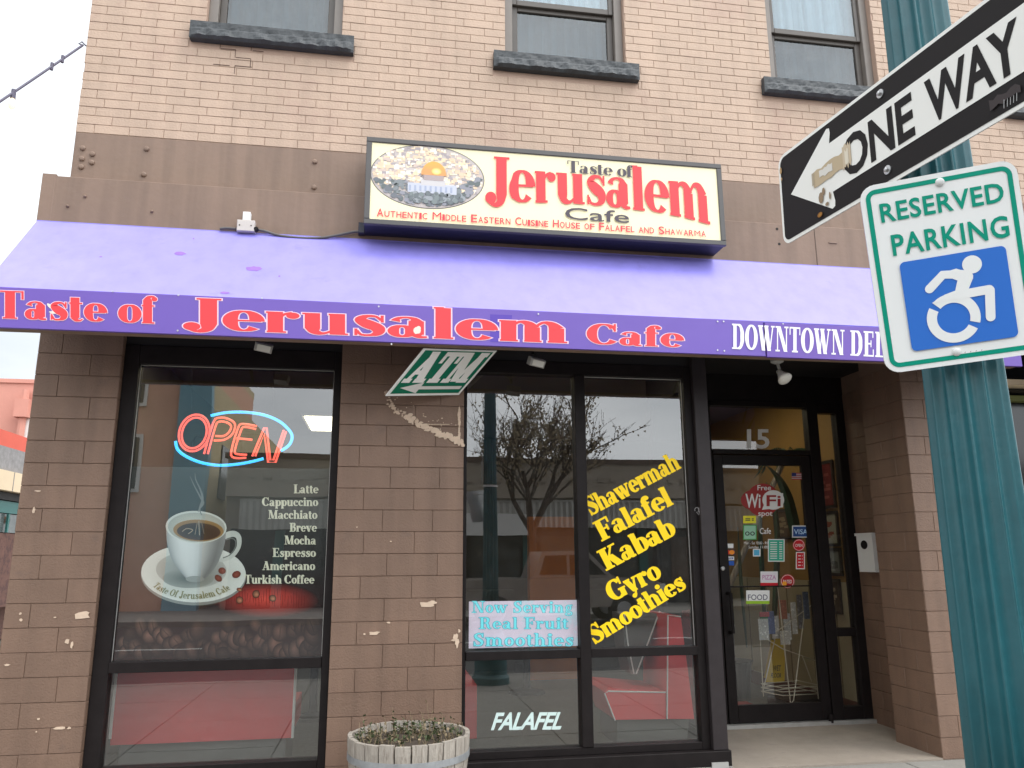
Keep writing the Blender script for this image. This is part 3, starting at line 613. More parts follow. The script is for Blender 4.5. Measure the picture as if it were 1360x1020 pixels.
P=onY(960,755,1.33); MB().lathe([(.02,0),(.02,-.012),(.012,-.016)],(P.x,1.333,P.z),14,axis='y').build('lock',STEEL,door)
MB().lathe([(.024,0),(.024,.05),(.02,.07)],(4.56,1.30,.03),14).build('pivot',BLACKM,door)
# stickers on the door
def sticker(x0,y0,x1,y1,draw,rot=0):
    d=Dec(planeY(1.3555)); draw(d,x0,y0,x1,y1); return d.build('sticker',PR,door)
W_=(.75,.75,.73); K_=(.03,.03,.03); RD=srgb(200,20,35); GR=srgb(40,170,140)
def rect(d,x0,y0,x1,y1,c): d.poly([(x0,y1),(x1,y1),(x1,y0),(x0,y0)],c)
def rtext(d,t,x0,y0,x1,y1,c,off=.01): sans_text(d,t,quadmap((x0,y1),(x1,y1),(x0,y0),(x1,y0)),c,off)
def wifi(d,x0,y0,x1,y1):
    c=srgb(150,28,24); d.ell(1003,664,19,14,c); d.ell(1013,664,22,22,c); d.layer()
    d.ell(1027,664,14.5,13,W_); rect(d,1016,655,1040,674,W_); d.poly([(1012,677),(1022,676),(1017,664)],W_); d.layer()
    rtext(d,'Wi',990,655,1010,674,W_,.018); rtext(d,'Fi',1018,657,1037,672,c,.018); rtext(d,'Free',1006,644,1024,651,W_); rtext(d,'spot',1007,678,1026,685,W_)
sticker(0,0,0,0,wifi)
def plain(c,b=None,t=None,tc=None,lines=0,lc=None):
    def f(d,x0,y0,x1,y1):
        rect(d,x0,y0,x1,y1,b or W_); d.layer(); rect(d,x0+1.3,y0+1.3,x1-1.3,y1-1.3,c); d.layer()
        if t:
            h=min((y1-y0)*.42,(x1-x0)/max(len(t),1)*1.5); cy=(y0+y1)/2
            rtext(d,t,x0+2.5,cy-h/2,x1-2.5,cy+h/2,tc or W_)
        for i in range(lines):
            y=y0+3+(y1-y0-6)*(i+.5)/lines; rect(d,x0+3,y-.6,x0+(x1-x0)*.55,y+.6,lc or W_); rect(d,x0+(x1-x0)*.68,y-.6,x1-3,y+.6,lc or W_)
    return f
sticker(987,685,1004,695,plain(srgb(230,220,40),srgb(230,220,40),None,None,2,K_)); sticker(987,697,1005,717,plain(srgb(150,200,170),srgb(70,150,70),'oo',K_))
sticker(1052,698,1075,714,plain(srgb(30,70,130),W_,'VISA',(.5,.7,.9))); sticker(1020,716,1042,746,plain(GR,W_,None,None,8))
sticker(1000,729,1010,739,plain(srgb(80,170,210),W_)); sticker(1057,733,1069,756,plain(RD,W_,None,None,4))
sticker(964,722,974,728,plain((.8,.8,.78),W_)); sticker(964,739,975,744,plain(srgb(40,60,140),W_,'VISA',W_)); sticker(966,745,975,751,plain(srgb(20,80,170),srgb(20,80,170)))
def mc(d,*a): rect(d,963,730,976,737,(.05,.03,.05)); d.layer(); d.ell(967,733.5,3.6,3,srgb(220,40,20)); d.ell(972,733.5,3.6,3,srgb(240,140,20))
sticker(0,0,0,0,mc)
def disc(cx,cy,r,c,t,tc):
    def f(d,*a):
        d.ell(cx,cy,r,r,c); d.layer(); d.ring(cx,cy,r*.9,r*.9,.5,W_); rtext(d,t,cx-r*.6,cy-r*.22,cx+r*.6,cy+r*.28,tc)
    return f
sticker(0,0,0,0,disc(1061,724,8,RD,'OPEN',W_)); sticker(0,0,0,0,disc(1046,772,9.5,srgb(170,20,30),'RATED',W_))
def ratedb(d,*a): d.layer(3); d.ell(1042,775,3,3,srgb(240,160,40)); 
sticker(0,0,0,0,ratedb)
sticker(1010,759,1033,774,plain((.72,.68,.72),W_,'PIZZA',srgb(190,120,170))); sticker(1010,774,1033,779,plain(RD,RD))
sticker(991,784,1022,802,plain((.78,.78,.76),W_,'FOOD',srgb(90,90,110))); 
def grn(d,*a): d.layer(2); rect(d,991,798,1022,802,srgb(150,190,40))
sticker(0,0,0,0,grn)
def flag(d,*a):
    for i in range(7): rect(d,1051.5,628+i*1.3,1064.5,629.3+i*1.3,srgb(170,50,60) if i%2==0 else (.5,.48,.48))
    d.layer(); rect(d,1051.5,628,1057.5,632.5,srgb(40,45,110))
sticker(0,0,0,0,flag)
def caftxt(d,*a): rtext(d,'Cafe',1009,701,1024,709,W_); rtext(d,'Mon - Sat 10:00 - 9:00',988,719,1022,723,W_,0); rtext(d,'Sunday 11:00',994,724.5,1020,728.5,W_,0)
sticker(0,0,0,0,caftxt)
# faint hand mark on the corner post
hm=Dec(planeY(-.001)); hm.ring(925.5,677,3,3.2,.5,(.35,.33,.33),150,420,14); hm.line([(925,680),(928,684),(929,679)],.5,(.35,.33,.33)); hm.build('scratch_mark',PR,win2)

# ------------------------------------------------ upstairs windows
GLASSL=glassmat('screened_glass',2.0,(.55,.60,.62),.05)
CUR=mat('pale_net_curtain',(.30,.38,.42),.9,.1,4)
SCREEN=mat('insect_screen',(.2,.22,.23),.9); 
for k,(a,b) in enumerate(OPN):
    w=MB().box(a,.06,OZ0,a+.075,.22,OZ1,b=.004).box(b-.075,.06,OZ0,b,.22,OZ1,b=.004).box(a+.076,.061,OZ1-.075,b-.076,.22,OZ1,b=.004).build('window',SASHL,bld)
    w['label']=('upstairs window above the left end of the awning','upstairs window above the lit box sign','upstairs window beside the teal lamp post','upstairs window past the lamp post at the far right')[k]
    zm=6.45
    MB().box(a+.076,.115,OZ0,a+.13,.155,zm,b=.004).box(b-.13,.115,OZ0,b-.076,.155,zm,b=.004).box(a+.131,.116,OZ0,b-.131,.155,OZ0+.085,b=.004).box(a+.131,.116,zm-.05,b-.131,.155,zm,b=.004).build('lower_sash',SASH,w)
    MB().box(a+.076,.085,zm-.01,a+.12,.113,OZ1-.076,b=.004).box(b-.12,.085,zm-.01,b-.076,.113,OZ1-.076,b=.004).box(a+.121,.086,zm-.012,b-.121,.112,zm+.045,b=.004).build('upper_sash',SASH,w)
    MB().box(a+.131,.135,OZ0+.08,b-.131,.139,zm-.045).build('pane',GLASSL,w); MB().box(a+.121,.098,zm+.04,b-.121,.102,OZ1-.076).build('pane',GLASSU,w)
    c=MB(); n=60; V=[];F=[]
    for i in range(n+1):
        x=a+.08+(b-a-.16)*i/n; y=.185+.02*math.sin(i*.9+k)+.012*math.sin(i*2.3)
        V+=[(x,y,OZ0),(x,y+.01*math.sin(i*.5),OZ1)]
    for i in range(n): F.append((2*i,2*i+2,2*i+3,2*i+1))
    c.add(V,F).build('curtain',CUR,w,smooth=True)
    # rock-faced sill
    s0,s1=a-.108,b+.106; n=60; m_=8; V=[];F=[]
    for j in range(m_+1):
        for i in range(n+1):
            u=i/n; v=j/m_; x=s0+(s1-s0)*u; z=OZ0-.16+.16*v
            edge=min(1,min(i,n-i)/2.5)*(1 if 0<j<m_ else 0)
            dep=(.05*abs(((u*11+k*.37+.23*v*3+.4*math.sin(u*7))%1)-.5)+.045*abs(((u*4.3+v*.8+k*.5)%1)-.5)+.008*random.uniform(-1,1)-.02)*edge*(1-.75*v)
            V.append((x,-.055-dep*.55-(.028*(1-v) if v<.6 else 0)*edge,z))
    for j in range(m_):
        for i in range(n): q=j*(n+1)+i; F.append((q,q+1,q+n+2,q+n+1))
    MB().add(V,F).box(s0+.002,-.05,OZ0-.158,s1-.002,.2,OZ0-.002).build('sill',SLATE,w)
    MB().box(s0,-.03,OZ1+.0,s1,.2,OZ1+.19,b=.006).build('lintel',SLATE,w)
MB().box(XL+.3,.5,4.9,XR-.2,.55,8.3).build('upstairs_room_wall',mat('dim_room_paint',(.18,.19,.2),.9),bld)

# ------------------------------------------------ interior shell
INW=mat('ochre_interior_paint',(.29,.17,.05),.7,.08,2); CREAM=mat('cream_wainscot',(.36,.32,.22),.7,.06,3); DRK=mat('dark_interior_wall',(.085,.08,.07),.8,.2,1.2)
FLOORI=mat('worn_cafe_floor',(.09,.095,.09),.45,.2,3,.1,30)
MB().box(-1.95,.2,-.02,5.02,6.5,.0).box(2.96,1.42,.0,5.02,6.5,.01).build('interior_floor',FLOORI,bld)
MB().box(-1.95,6.3,0,5.02,6.5,3.5).box(-1.95,.5,0,-1.8,6.5,3.5).build('back_room_wall',DRK,bld)
MB().box(4.99,1.43,1.30,5.022,6.5,3.5).build('ochre_wall',INW,bld); MB().box(4.99,1.43,0,5.022,6.5,1.298).build('cream_wall_panel',CREAM,bld)
for k in range(8): MB().box(4.984,1.75+k*.5,.01,4.99,1.765+k*.5,1.29).build('panel_joint',mat('joint_brown',(.16,.13,.08),.8) if k==0 else bpy.data.materials['joint_brown'],bld)
MB().box(4.972,1.43,.012,4.99,6.5,.16).build('baseboard',mat('red_brown_baseboard',(.09,.03,.02),.6),bld)
CEIL=mat('suspended_ceiling',(.20,.19,.17),.9,.1,2)
MB().box(-1.95,.2,3.42,5.02,6.5,3.5).build('interior_ceiling',CEIL,bld)
ORG=mat('orange_interior_paint',(.50,.15,.02),.6,.1,2)
MB().box(2.3,4.6,0,3.0,4.75,2.1).build('orange_partition',ORG,bld)
MB().box(1.2,5.5,0,2.25,5.9,1.1).box(3.3,5.4,0,4.2,5.6,1.1).build('service_counter',DRK,bld)
CL=mat('fluorescent_diffuser',(.9,.88,.75),.6,emit=(1,.87,.6),es=6.5)
def ceil_light(x,y,lab):
    t=empty('ceiling_light',lab,'ceiling light','ceiling lights inside the cafe',(x,y,3.40))
    MB().box(x-.32,y-.62,3.385,x+.32,y+.62,3.419).build('housing',WHITEP,t); MB().box(x-.28,y-.58,3.372,x+.28,y+.58,3.384).build('diffuser',CL,t); adopt(t)
A=onZ(432,574,3.38)
ceil_light(A.x+.1,min(A.y,5.),'lit ceiling panel seen through the left window beside the neon sign'); ceil_light(3.9,2.25,'unseen ceiling panel added to light the room inside the entrance door'); ceil_light(1.9,.95,'unseen ceiling panel added to light the booths behind the twin window'); ceil_light(-.8,.95,'unseen ceiling panel added to brighten the booth behind the poster window')  # the last three panels are out of view, added to brighten the interior

# =================================================================== AWNING
AX0,AX1,AY,AZT,AZF,AZB=-2.255,5.28,-.71,4.018,3.296,3.022
aw=empty('awning','long sloping purple awning with red and white lettering over the shop front','awning',None,(1.5,0,3.3))
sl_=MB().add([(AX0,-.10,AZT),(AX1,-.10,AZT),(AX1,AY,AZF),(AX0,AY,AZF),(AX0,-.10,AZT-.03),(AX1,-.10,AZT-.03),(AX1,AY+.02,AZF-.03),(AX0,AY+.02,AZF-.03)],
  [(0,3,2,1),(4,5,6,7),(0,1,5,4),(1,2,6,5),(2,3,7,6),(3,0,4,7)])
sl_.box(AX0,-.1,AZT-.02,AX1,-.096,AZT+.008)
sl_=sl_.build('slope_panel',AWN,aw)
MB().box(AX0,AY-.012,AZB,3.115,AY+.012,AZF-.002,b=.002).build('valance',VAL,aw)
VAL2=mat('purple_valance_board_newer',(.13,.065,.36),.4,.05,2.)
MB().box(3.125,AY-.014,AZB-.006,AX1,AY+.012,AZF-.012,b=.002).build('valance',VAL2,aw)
# end caps
for x in (AX0,AX1-.02):
    MB().prism([(-.1,AZT-.04),(AY+.02,AZF-.04),(AY+.02,AZB),(-.1,AZB+.4)],lambda u,v,t,x=x:(x+t,u,v),.02).build('end_panel',VAL,aw)
MB().box(AX0+.02,AY+.013,AZB+.0,AX1-.02,AY+.09,AZB+.02).build('lower_lip',BAND,aw)
rib=MB()
for k in range(8): 
    x=AX0+.5+k*.95; rib.tube([(x,-.1,AZB+.38),(x,AY+.05,AZB+.04)],.014,6); rib.tube([(x,-.1,AZT-.1),(x,AY+.05,AZF-.06)],.014,6)
rib.build('awning_frame',BLACKM,aw)
# stains on the slope
ST=mat('awning_stain',(.235,.115,.42),.6,.1,30)
def on_slope(px,py):
    d=ray(px,py); n=Vector((0,-(AZT-AZF),(-.10-AY))); n=Vector((0,-(AZT-AZF),(-.10-AY))).normalized(); p0=Vector((0,-.1,AZT)); t=(p0-CAMP).dot(n)/d.dot(n); return CAMP+d*t+n*.0015
stn=MB()
def stain(px,py,w,h):
    c=on_slope(px,py); n=20
    V=[c]+[on_slope(px+w*math.cos(2*PI*i/n)*random.uniform(.75,1.1),py+h*math.sin(2*PI*i/n)*random.uniform(.75,1.1)) for i in range(n)]
    stn.add(V,[(0,(i+1)%n+1,i+1) for i in range(n)])
for q in((239,337,8,2.6),(337,357,12,3.2),(299,389,7,1.6),(134,341,2,.8),(371,367,1.5,1),(257,317,1.2,1)): stain(*q)
stn.build('stain',ST,sl_)
# screws
for px,py in((237,392),(236,439),(348,396),(503,407),(715,417),(953,427),(961,427),(953,465),(962,466),(1040,430),(520,457),(150,387)):
    P=onY(px,py,AY-.014); MB().lathe([(.006,0),(.006,-.003)],(P.x,AY-.013,P.z),8,axis='y').build('screw',STEEL,aw)
# lettering on the valance
AVM=printmat('awning_vinyl',.4); vp_=Dec(planeY(AY-.0128)); vp_.poly([(651,417.5),(680,418.5),(680,455),(651,454)],(.095,.05,.38)); vp_.build('new_patch',AVM,aw)
RL=(.74,.045,.055); WL=(.78,.55,.66)
def both(txt,bl,br,h,asc=1.,sp=0,bold=1.,e=3.2,lk=None):
    """h = cap height in pixels"""
    va=Dec(planeY(AY-.0135))
    def fn(u,v):
        k=1. if lk is None else lk(u)
        return (bl[0]+(br[0]-bl[0])*u, bl[1]+(br[1]-bl[1])*u-h*v*k)
    serif_text(va,txt,fn,WL,e=e,sp=sp,bold=bold); va.layer(); serif_text(va,txt,fn,RL,sp=sp,bold=bold); va.build('lettering',AVM,aw)
both('Taste of',(-6,422.5),(208,430),37,bold=1.25,sp=2,e=2.1)
both('Jerusalem',(243,437),(757,456),42,bold=1.15,sp=2,e=2.1)
both('Cafe',(780,457),(908,461.5),28,bold=1.15,sp=2,e=2.8)
vq=Dec(planeY(AY-.0150))
for cx_,cy_,w_,h_,a_ in((67,407,6,2.2,.7),(70,415,5,1.6,.2),(554,439,5,5,.0),(556,436,3,3,.3)): vq.ell(cx_,cy_,w_,h_,(.74,.66,.58),a_,n=12)
vq.build('peeled_vinyl',AVM,aw)
vb=Dec(planeY(AY-.0155))
serif_text(vb,'DOWNTOWN DELI',lambda u,v:(972+(1185-972)*u,463+(475-463)*u-33*v),(.80,.78,.82),bold=1.0,sp=4,e=.8)
vb.build('white_lettering',printmat('white_vinyl',.4),aw)
adopt(aw)
# =================================================================== BOX SIGN
SX0,SX1,SY,SZ0,SZ1=.125,3.045,-.34,4.05,4.776
bs=empty('box_sign','lit cream box sign with red lettering and oval city picture above the awning','sign',None,((SX0+SX1)/2,-.2,SZ0))
FRM=mat('grey_sign_frame',(.075,.07,.068),.4,.1,8); CASE=mat('dark_blue_sign_case',(.012,.012,.028),.45)
MB().box(SX0+.005,SY+.012,SZ0+.005,SX1-.005,-.10,SZ1-.005).build('case',CASE,bs)
fr_=MB(); t=.042
fr_.box(SX0,SY-.008,SZ0,SX1,SY+.03,SZ0+t,b=.004).box(SX0,SY-.008,SZ1-t,SX1,SY+.03,SZ1,b=.004).box(SX0,SY-.0079,SZ0+t,SX0+t,SY+.03,SZ1-t,b=.004).box(SX1-t,SY-.0079,SZ0+t,SX1,SY+.03,SZ1-t,b=.004)
fr_.build('frame',FRM,bs)
FACE=mat('cream_acrylic_face',(.80,.73,.47),.25,emit=(1,.92,.62),es=.13)
MB().box(SX0+t,SY+.004,SZ0+t,SX1-t,SY+.011,SZ1-t).build('face',FACE,bs)
pr=Dec(planeY(SY+.003),.00005)
fx0,fx1,fz0,fz1=SX0+t,SX1-t,SZ0+t,SZ1-t
prs=Dec(xz(SY+.0035),.00005)
# oval picture: hillside town and a gilded dome
ocx,ocz,orx,orz=.605,4.475,.437,.262
random.seed(21)
prs.ell(ocx,ocz,orx+.008,orz+.008,(.16,.15,.13),n=60); prs.layer(); prs.ell(ocx,ocz,orx,orz,(.50,.44,.42),n=60,cen=(.60,.53,.50)); prs.layer()
def inside(x,z,mg=.0): return ((x-ocx)/(orx-mg))**2+((z-ocz)/(orz-mg))**2<1
for i in range(900):
    x=random.uniform(ocx-orx,ocx+orx); z=ocz+orz-abs(random.random())*orz*1.45
    w=random.uniform(.006,.022);h=random.uniform(.006,.016)
    if not (inside(x-w,z-h,.004) and inside(x+w,z+h,.004)): continue
    c=random.choice([(.86,.68,.48),(.90,.76,.58),(.74,.56,.40),(.60,.48,.42),(.38,.33,.34),(.92,.82,.70),(.82,.62,.42)])
    prs.poly([(x-w,z-h),(x+w,z-h),(x+w,z+h),(x-w,z+h)],c)
    if i%60==0: prs.layer(.2)
prs.layer()
for i in range(420): # trees at the foot
    x=random.uniform(ocx-orx,ocx+orx); u=(x-ocx)/orx; lim=ocz-.10+.10*abs(u)+.03*math.sin(u*9)
    z=random.uniform(ocz-orz,lim); r=random.uniform(.010,.028)
    if not inside(x,z,r+.004): continue
    c=random.choice([(.16,.17,.19),(.22,.24,.25),(.13,.15,.15),(.28,.28,.32)]); prs.ell(x,z,r,r*.8,c,n=9)
    if i%60==0: prs.layer(.2)
prs.layer()
dx=ocx+.045; c1=(.52,.54,.62)
prs.poly([(dx-.20,4.335),(dx+.18,4.335),(dx+.18,4.415),(dx-.20,4.415)],c1); prs.poly([(dx-.10,4.40),(dx+.09,4.40),(dx+.09,4.45),(dx-.10,4.45)],(.58,.55,.55)); prs.layer()
for k in range(9): prs.poly([(dx-.19+k*.04,4.35),(dx-.175+k*.04,4.35),(dx-.175+k*.04,4.395),(dx-.19+k*.04,4.395)],(.36,.40,.52))
prs.poly([(dx-.075,4.445),(dx+.075,4.445),(dx+.08,4.49),(dx-.08,4.49)],(.42,.33,.32)); prs.layer()
n=24; A=[(dx+.098*math.cos(PI*i/n),4.488+.118*math.sin(PI*i/n)) for i in range(n+1)]
prs.poly(A,None,[(.86,.40,.09) if i>4 and i<20 else (.70,.33,.12) for i in range(n+1)]); prs.layer(); prs.ell(dx+.02,4.522,.04,.03,(.90,.48,.12),cen=(1,.86,.40)); 
prs.poly([(dx-.002,4.60),(dx+.002,4.60),(dx+.001,4.635),(dx-.001,4.635)],(.6,.35,.12)); prs.layer()
for i in range(60):
    x=random.uniform(dx-.18,dx+.24); z=random.uniform(4.262,4.335); r=random.uniform(.012,.024)
    if inside(x,z,r+.004): prs.ell(x,z,r,r,random.choice([(.20,.23,.23),(.15,.17,.18),(.30,.32,.34)]),n=9)
prs.layer(2)
# words
JR=(.80,.045,.055); DK=(.07,.055,.07)
FH=SZ1-SZ0-2*t
def jer(u,v):
    x=1.055+(2.93-1.055)*u
    # arched foot line and level heads: the word swells at both ends
    b=[.29,.33,.355,.37,.365,.345,.325,.28,.20]
    q=u*8; i=min(int(q),7); f=q-i; base=b[i]*(1-f)+b[i+1]*f
    if u<.09: base=.30
    zb=fz0+FH*base; head=fz0+FH*(.80 if v<.67 else .80); xh=.66
    if v<=.66: z=zb+(fz0+FH*.775-.012*0-zb)*(v/.66) if u>.115 else fz0+FH*(.31+v*.62)
    else: z=(fz0+FH*.775+FH*.165*((v-.66)/.31)) if u>.115 else fz0+FH*(.31+v*.62)
    return (x,z)
serif_text(prs,'Jerusalem',jer,JR,bold=1.12,sp=-1); prs.layer()
serif_text(prs,'Taste of',lambda u,v:(1.72+.55*u,fz0+FH*(.785+.165*v)),DK,bold=1.1); prs.layer()
sans_text(prs,'Cafe',lambda u,v:(1.695+.53*u,fz0+FH*(.155+.165*v)),DK,.008,1.); prs.layer()
def caps(txt,x0,x1,z0,H,h,col):
    """small capitals: first letters taller"""
    wds=txt.split(' '); segs=[]; tot=0
    for w in wds:
        big=w[0].isupper(); a=[(w[0],1. if big else .78)]+[(c,.78) for c in w[1:]]
        for c,s in a:
            wd={'I':.36,'i':.34,'l':.56,'F':.6,'M':.95,'W':1.0,'m':.9,'w':1.0,'e':.6,'s':.6}.get(c,.68)*s; segs.append((c.upper() if c not in 'dhlf' or True else c,s,wd)); tot+=wd
        segs.append((' ',1,.34)); tot+=.34
    tot-=.34; x=0
    for c,s,wd in segs:
        if c!=' ': sans_text(prs,c,lambda u,v,x=x,wd=wd,s=s:(x0+(x1-x0)*(x+wd*(.08+.84*u))/tot,z0+H*s*v),col,.0 if c in 'MW' else .014)
        x+=wd
caps('Authentic Middle Eastern Cuisine House of Falafel and Shawarma',fx0+.05,fx1-.13,fz0+FH*.035,FH*.105,0,(.72,.05,.07))
prs.build('printed_lettering',PR,bs)
hk=MB()
for x in(.98,2.1): hk.tube([(x,SY+.05,SZ1),(x,SY+.05,SZ1+.03),(x+.01,SY+.07,SZ1+.03)],.005,6)
hk.build('lifting_eye',BLACKM,bs)
MB().box(SX0-.045,-.16,SZ0-.0,SX0+.004,-.10,SZ0+.09,b=.004).build('junction_cover',CASE,bs)
adopt(bs)
random.seed(5)
# electrical box, photocell and conduit
eb=empty('electrical_box','small grey junction box with a photocell on the brown band above the awning','electrical box',None,tuple(onY(327,300,-.1)))
P=onY(327,301,-.13); GB=mat('grey_painted_box',(.55,.50,.46),.5,.08,12)
MB().box(P.x-.065,-.155,P.z-.045,P.x+.065,-.096,P.z+.045,b=.004).build('box_body',GB,eb)
P2=onY(328,287,-.13); MB().box(P2.x-.028,-.15,P.z+.046,P2.x+.028,-.10,P.z+.115,b=.004).build('photocell',WHITEP,eb)
sb=MB(); 
for dx_ in(-.045,.04): sb.lathe([(.005,0),(.005,-.003)],(P.x+dx_,-.1555,P.z+.0),8,axis='y')
sb.build('screw',DARKB,eb); MB().lathe([(.02,0),(.02,-.02),(.014,-.03)],(P.x+.075,-.125,P.z-.02),8,axis='y').build('connector',BLACKM,eb)
adopt(eb)
cpts=[tuple(onY(x,y,-.115)) for x,y in cat([(292,304),(300,303),(314,304)],4)]
cpts2=[tuple(onY(x,y,-.12)) for x,y in cat([(341,305),(352,307),(372,313),(400,316),(425,316),(445,313),(470,308),(482,308)],6)]
CND=mat('grey_conduit',(.10,.09,.085),.5)
tag(MB().tube(cpts2,.011,8).tube(cpts,.011,8).build('conduit',CND,smooth=True),'grey flexible conduit looping from the junction box to the box sign','cable')

# =================================================================== ATM SIGN hanging crooked under the awning
at=empty('hanging_sign','crooked green ATM arrow sign dangling under the awning edge','sign',None,(.8,-.6,3.0))
TLp=onY(567,452,-.66)
U=Vector((.475,.46,.045)); 
# place a flat rectangle whose projection matches: solve corner points on their rays
def along(px,py,dep): return CAMP+ray(px,py)*dep
d0=(TLp-CAMP).dot(FW)
TL=along(563.,463.,d0); TR=along(660.,466.,d0+.42); BL=along(512,526,d0+.20); BR=TR+BL-TL
ev=(TR-TL); ew=(BL-TL); nrm=ev.cross(ew).normalized()
if nrm.dot(CAMP-TL)<0: nrm=-nrm
def am(u,v,d): return TL+ev*u+ew*v+nrm*d
MB().prism([(0,0),(1,0),(1,1),(0,1)],lambda u,v,t:am(u,v,-t),.006).build('plate',mat('white_sign_board',(.92,.92,.9),.4),at)
ad=Dec(lambda u,v,d:am(u,v,.0008+d)); GN=(.0,.17,.095)
ad.poly([(.035,.95),(.965,.95),(.965,.03),(.035,.03)],GN); ad.layer()
serif_text(ad,'ATM',lambda u,v:(.07+.86*u,.68-.60*v),(.95,.95,.93),sp=2,bold=1.0,e=5)
ad.layer(); ad.poly([(.10,.82),(.36,.70),(.36,.785),(.93,.785),(.93,.855),(.36,.855),(.36,.94)],(.8,.8,.78))
ad.build('print',PRG,at)
MB().tube([TL+ev*.15,TL+ev*.15+Vector((0,.01,.14))],.003,5).tube([TL+ev*.85,TL+ev*.85+Vector((0,-.05,.14))],.003,5).build('hanger_wire',STEEL,at)
adopt(at)

# =================================================================== FLOODLIGHTS under the awning
LMP=mat('frosted_lamp_glass',(.62,.60,.55),.25,.05,9); LB=mat('grey_lamp_housing',(.34,.33,.31),.5,.1,10)
def flood(px,py,Y,lab,kind):
    P=onY(px,py,Y); t=empty('floodlight',lab,'floodlight','floodlights under the awning',tuple(P))
    MB().lathe([(.05,0),(.05,-.02),(.02,-.035)],(P.x-.03,P.y+.02,P.z+.14),14).tube([(P.x-.03,P.y+.02,P.z+.12),(P.x-.02,P.y+.01,P.z+.06)],.012,8).build('bracket',LB if kind else BLACKM,t)
    if kind:   # PAR bulb tilted outwards
        m=MB(); prof=[(.02,.07),(.026,.04),(.036,.015),(.055,-.02),(.058,-.032),(.046,-.042),(.02,-.048),(.004,-.05)]; m.lathe(prof,(0,0,0),20); o=m.build('bulb',LMP,t,smooth=True)
        o.location=P; o.rotation_euler=(R(-38),R(-12),0)
    else:
        m=MB(); m.box(-.06,-.045,-.03,.06,.03,.03,b=.01); o=m.build('lamp_head',LB,t); o.location=P; o.rotation_euler=(R(25),R(8),R(14))
        m=MB(); m.box(-.045,-.05,-.022,.045,-.046,.022); o=m.build('lens',LMP,t); o.location=P; o.rotation_euler=(R(25),R(8),R(14))
    for c in t.children: c.location=Vector(c.location)-Vector(t.location)
flood(350,461,-.42,'small grey box floodlight under the left part of the awning','')
flood(712,481,-.42,'dark small floodlight hidden in shadow right of the hanging ATM sign','')
flood(1040,500,-.42,'white bulb floodlight under the awning in front of the entrance','b')

# =================================================================== WINDOW POSTER (coffee)
po=empty('window_poster','dark coffee poster with cup and drinks list filling the left window','poster',None,(-.78,.12,.88))
NG=mat('poster_vinyl',(.030,.032,.030),.5)
cp=Dec(planeY(.118),.000011)
B0=(.035,.038,.034); B1=(.020,.018,.020); B2=(.06,.012,.010); 
X0,X1=-1.49,-.07
def pxz(x,z): 
    a=pix((x,.118,z)); return (a[0],a[1])
Tp,Bp=2.235,.882
# background vertical gradient of the print
lv=[(2.235,(.085,.090,.085)),(1.9,(.06,.062,.06)),(1.5,(.035,.033,.034)),(1.3,(.030,.015,.016)),(1.15,(.03,.010,.010)),(.882,(.045,.015,.013))]
for (za,ca),(zb,cb) in zip(lv[:-1],lv[1:]):
    o=len(cp.v); 
    for x,z_,c in((X0,zb,cb),(X1,zb,cb),(X1,za,ca),(X0,za,ca)): cp.v.append((x,.118,z_)); cp.c.append(c)
    cp.f.append((o,o+1,o+2,o+3))
cp.layer()
# glowing red wood in the print
cp.ell(352,797,72,24,(.026,.012,.012),.02,n=40,cen=(.75,.07,.05)); cp.layer(); cp.ell(352,795,44,13,(.36,.036,.028),.02,n=36,cen=(.85,.10,.07)); cp.layer()
for i in range(30): 
    x=300+i*3.6; cp.line([(x,790+random.uniform(-9,2)),(x+random.uniform(-1,1),800+random.uniform(-3,9))],.6,(.16,.014,.012))
cp.layer()
# large soft beans along the foot
def bean(cx,cy,rx,ry,rot,c,layerup=True):
    cc=tuple(min(a*1.9,1) for a in c); cp.ell(cx,cy,rx,ry,c,rot,cen=cc,gx=-rx*.2,gy=-ry*.2); cp.layer(.4)
    ca,sa=math.cos(rot),math.sin(rot); L=[]
    for k in range(9):
        q=-1+k/4; L.append((cx+(rx*.12*math.sin(q*2.4))*ca-(ry*.86*q)*sa,cy+(rx*.12*math.sin(q*2.4))*sa+ry*.86*q*ca))
    cp.line(L,[.4]+[1.6]*7+[.4],tuple(a*.25 for a in c)); cp.layer(.4)
random.seed(11)
BG=(.030,.013,.011)
for i in range(64):
    x=158+i*4.35+random.uniform(-3,3); y=852+random.uniform(-22,24); bs_=random.uniform(.35,1.25)*(1-.45*abs(y-850)/26)
    rx,ry,ro=random.uniform(7,12),random.uniform(12,19),random.uniform(-.7,.7)
    if y+ry*.8>879: y=879-ry*.8
    c=tuple(a*bs_ for a in (.24,.115,.085)); x=min(max(x,166),414)
    cp.ell(x,y,rx,ry*.8,BG,ro,cen=c,gx=-rx*.25,gy=-2); cp.layer(.3)
    ca,sa=math.cos(ro),math.sin(ro)
    if i%2: cp.line([(x+rx*.1*math.sin(q*2.4)*ca-ry*.55*q*sa,y+rx*.1*math.sin(q*2.4)*sa+ry*.55*q*ca) for q in [-1+k/4 for k in range(9)]],[.3]+[1.3]*7+[.3],tuple(a*.35 for a in c)); cp.layer(.3)
cp.layer(2)
# saucer
cp.ell(257,764,70,40,(.30,.29,.27),.03,n=44); cp.layer()
cp.ell(257,761.5,69.5,38.5,(.82,.82,.78),.03,n=44,cen=(.52,.52,.48)); cp.layer()
cp.ell(254,757,47,24,(.50,.50,.47),.03,n=40,cen=(.20,.20,.19),gx=8,gy=8); cp.layer()
cp.ell(250,768,34,13,(.36,.36,.33),0,n=30,cen=(.10,.10,.09)); cp.layer()
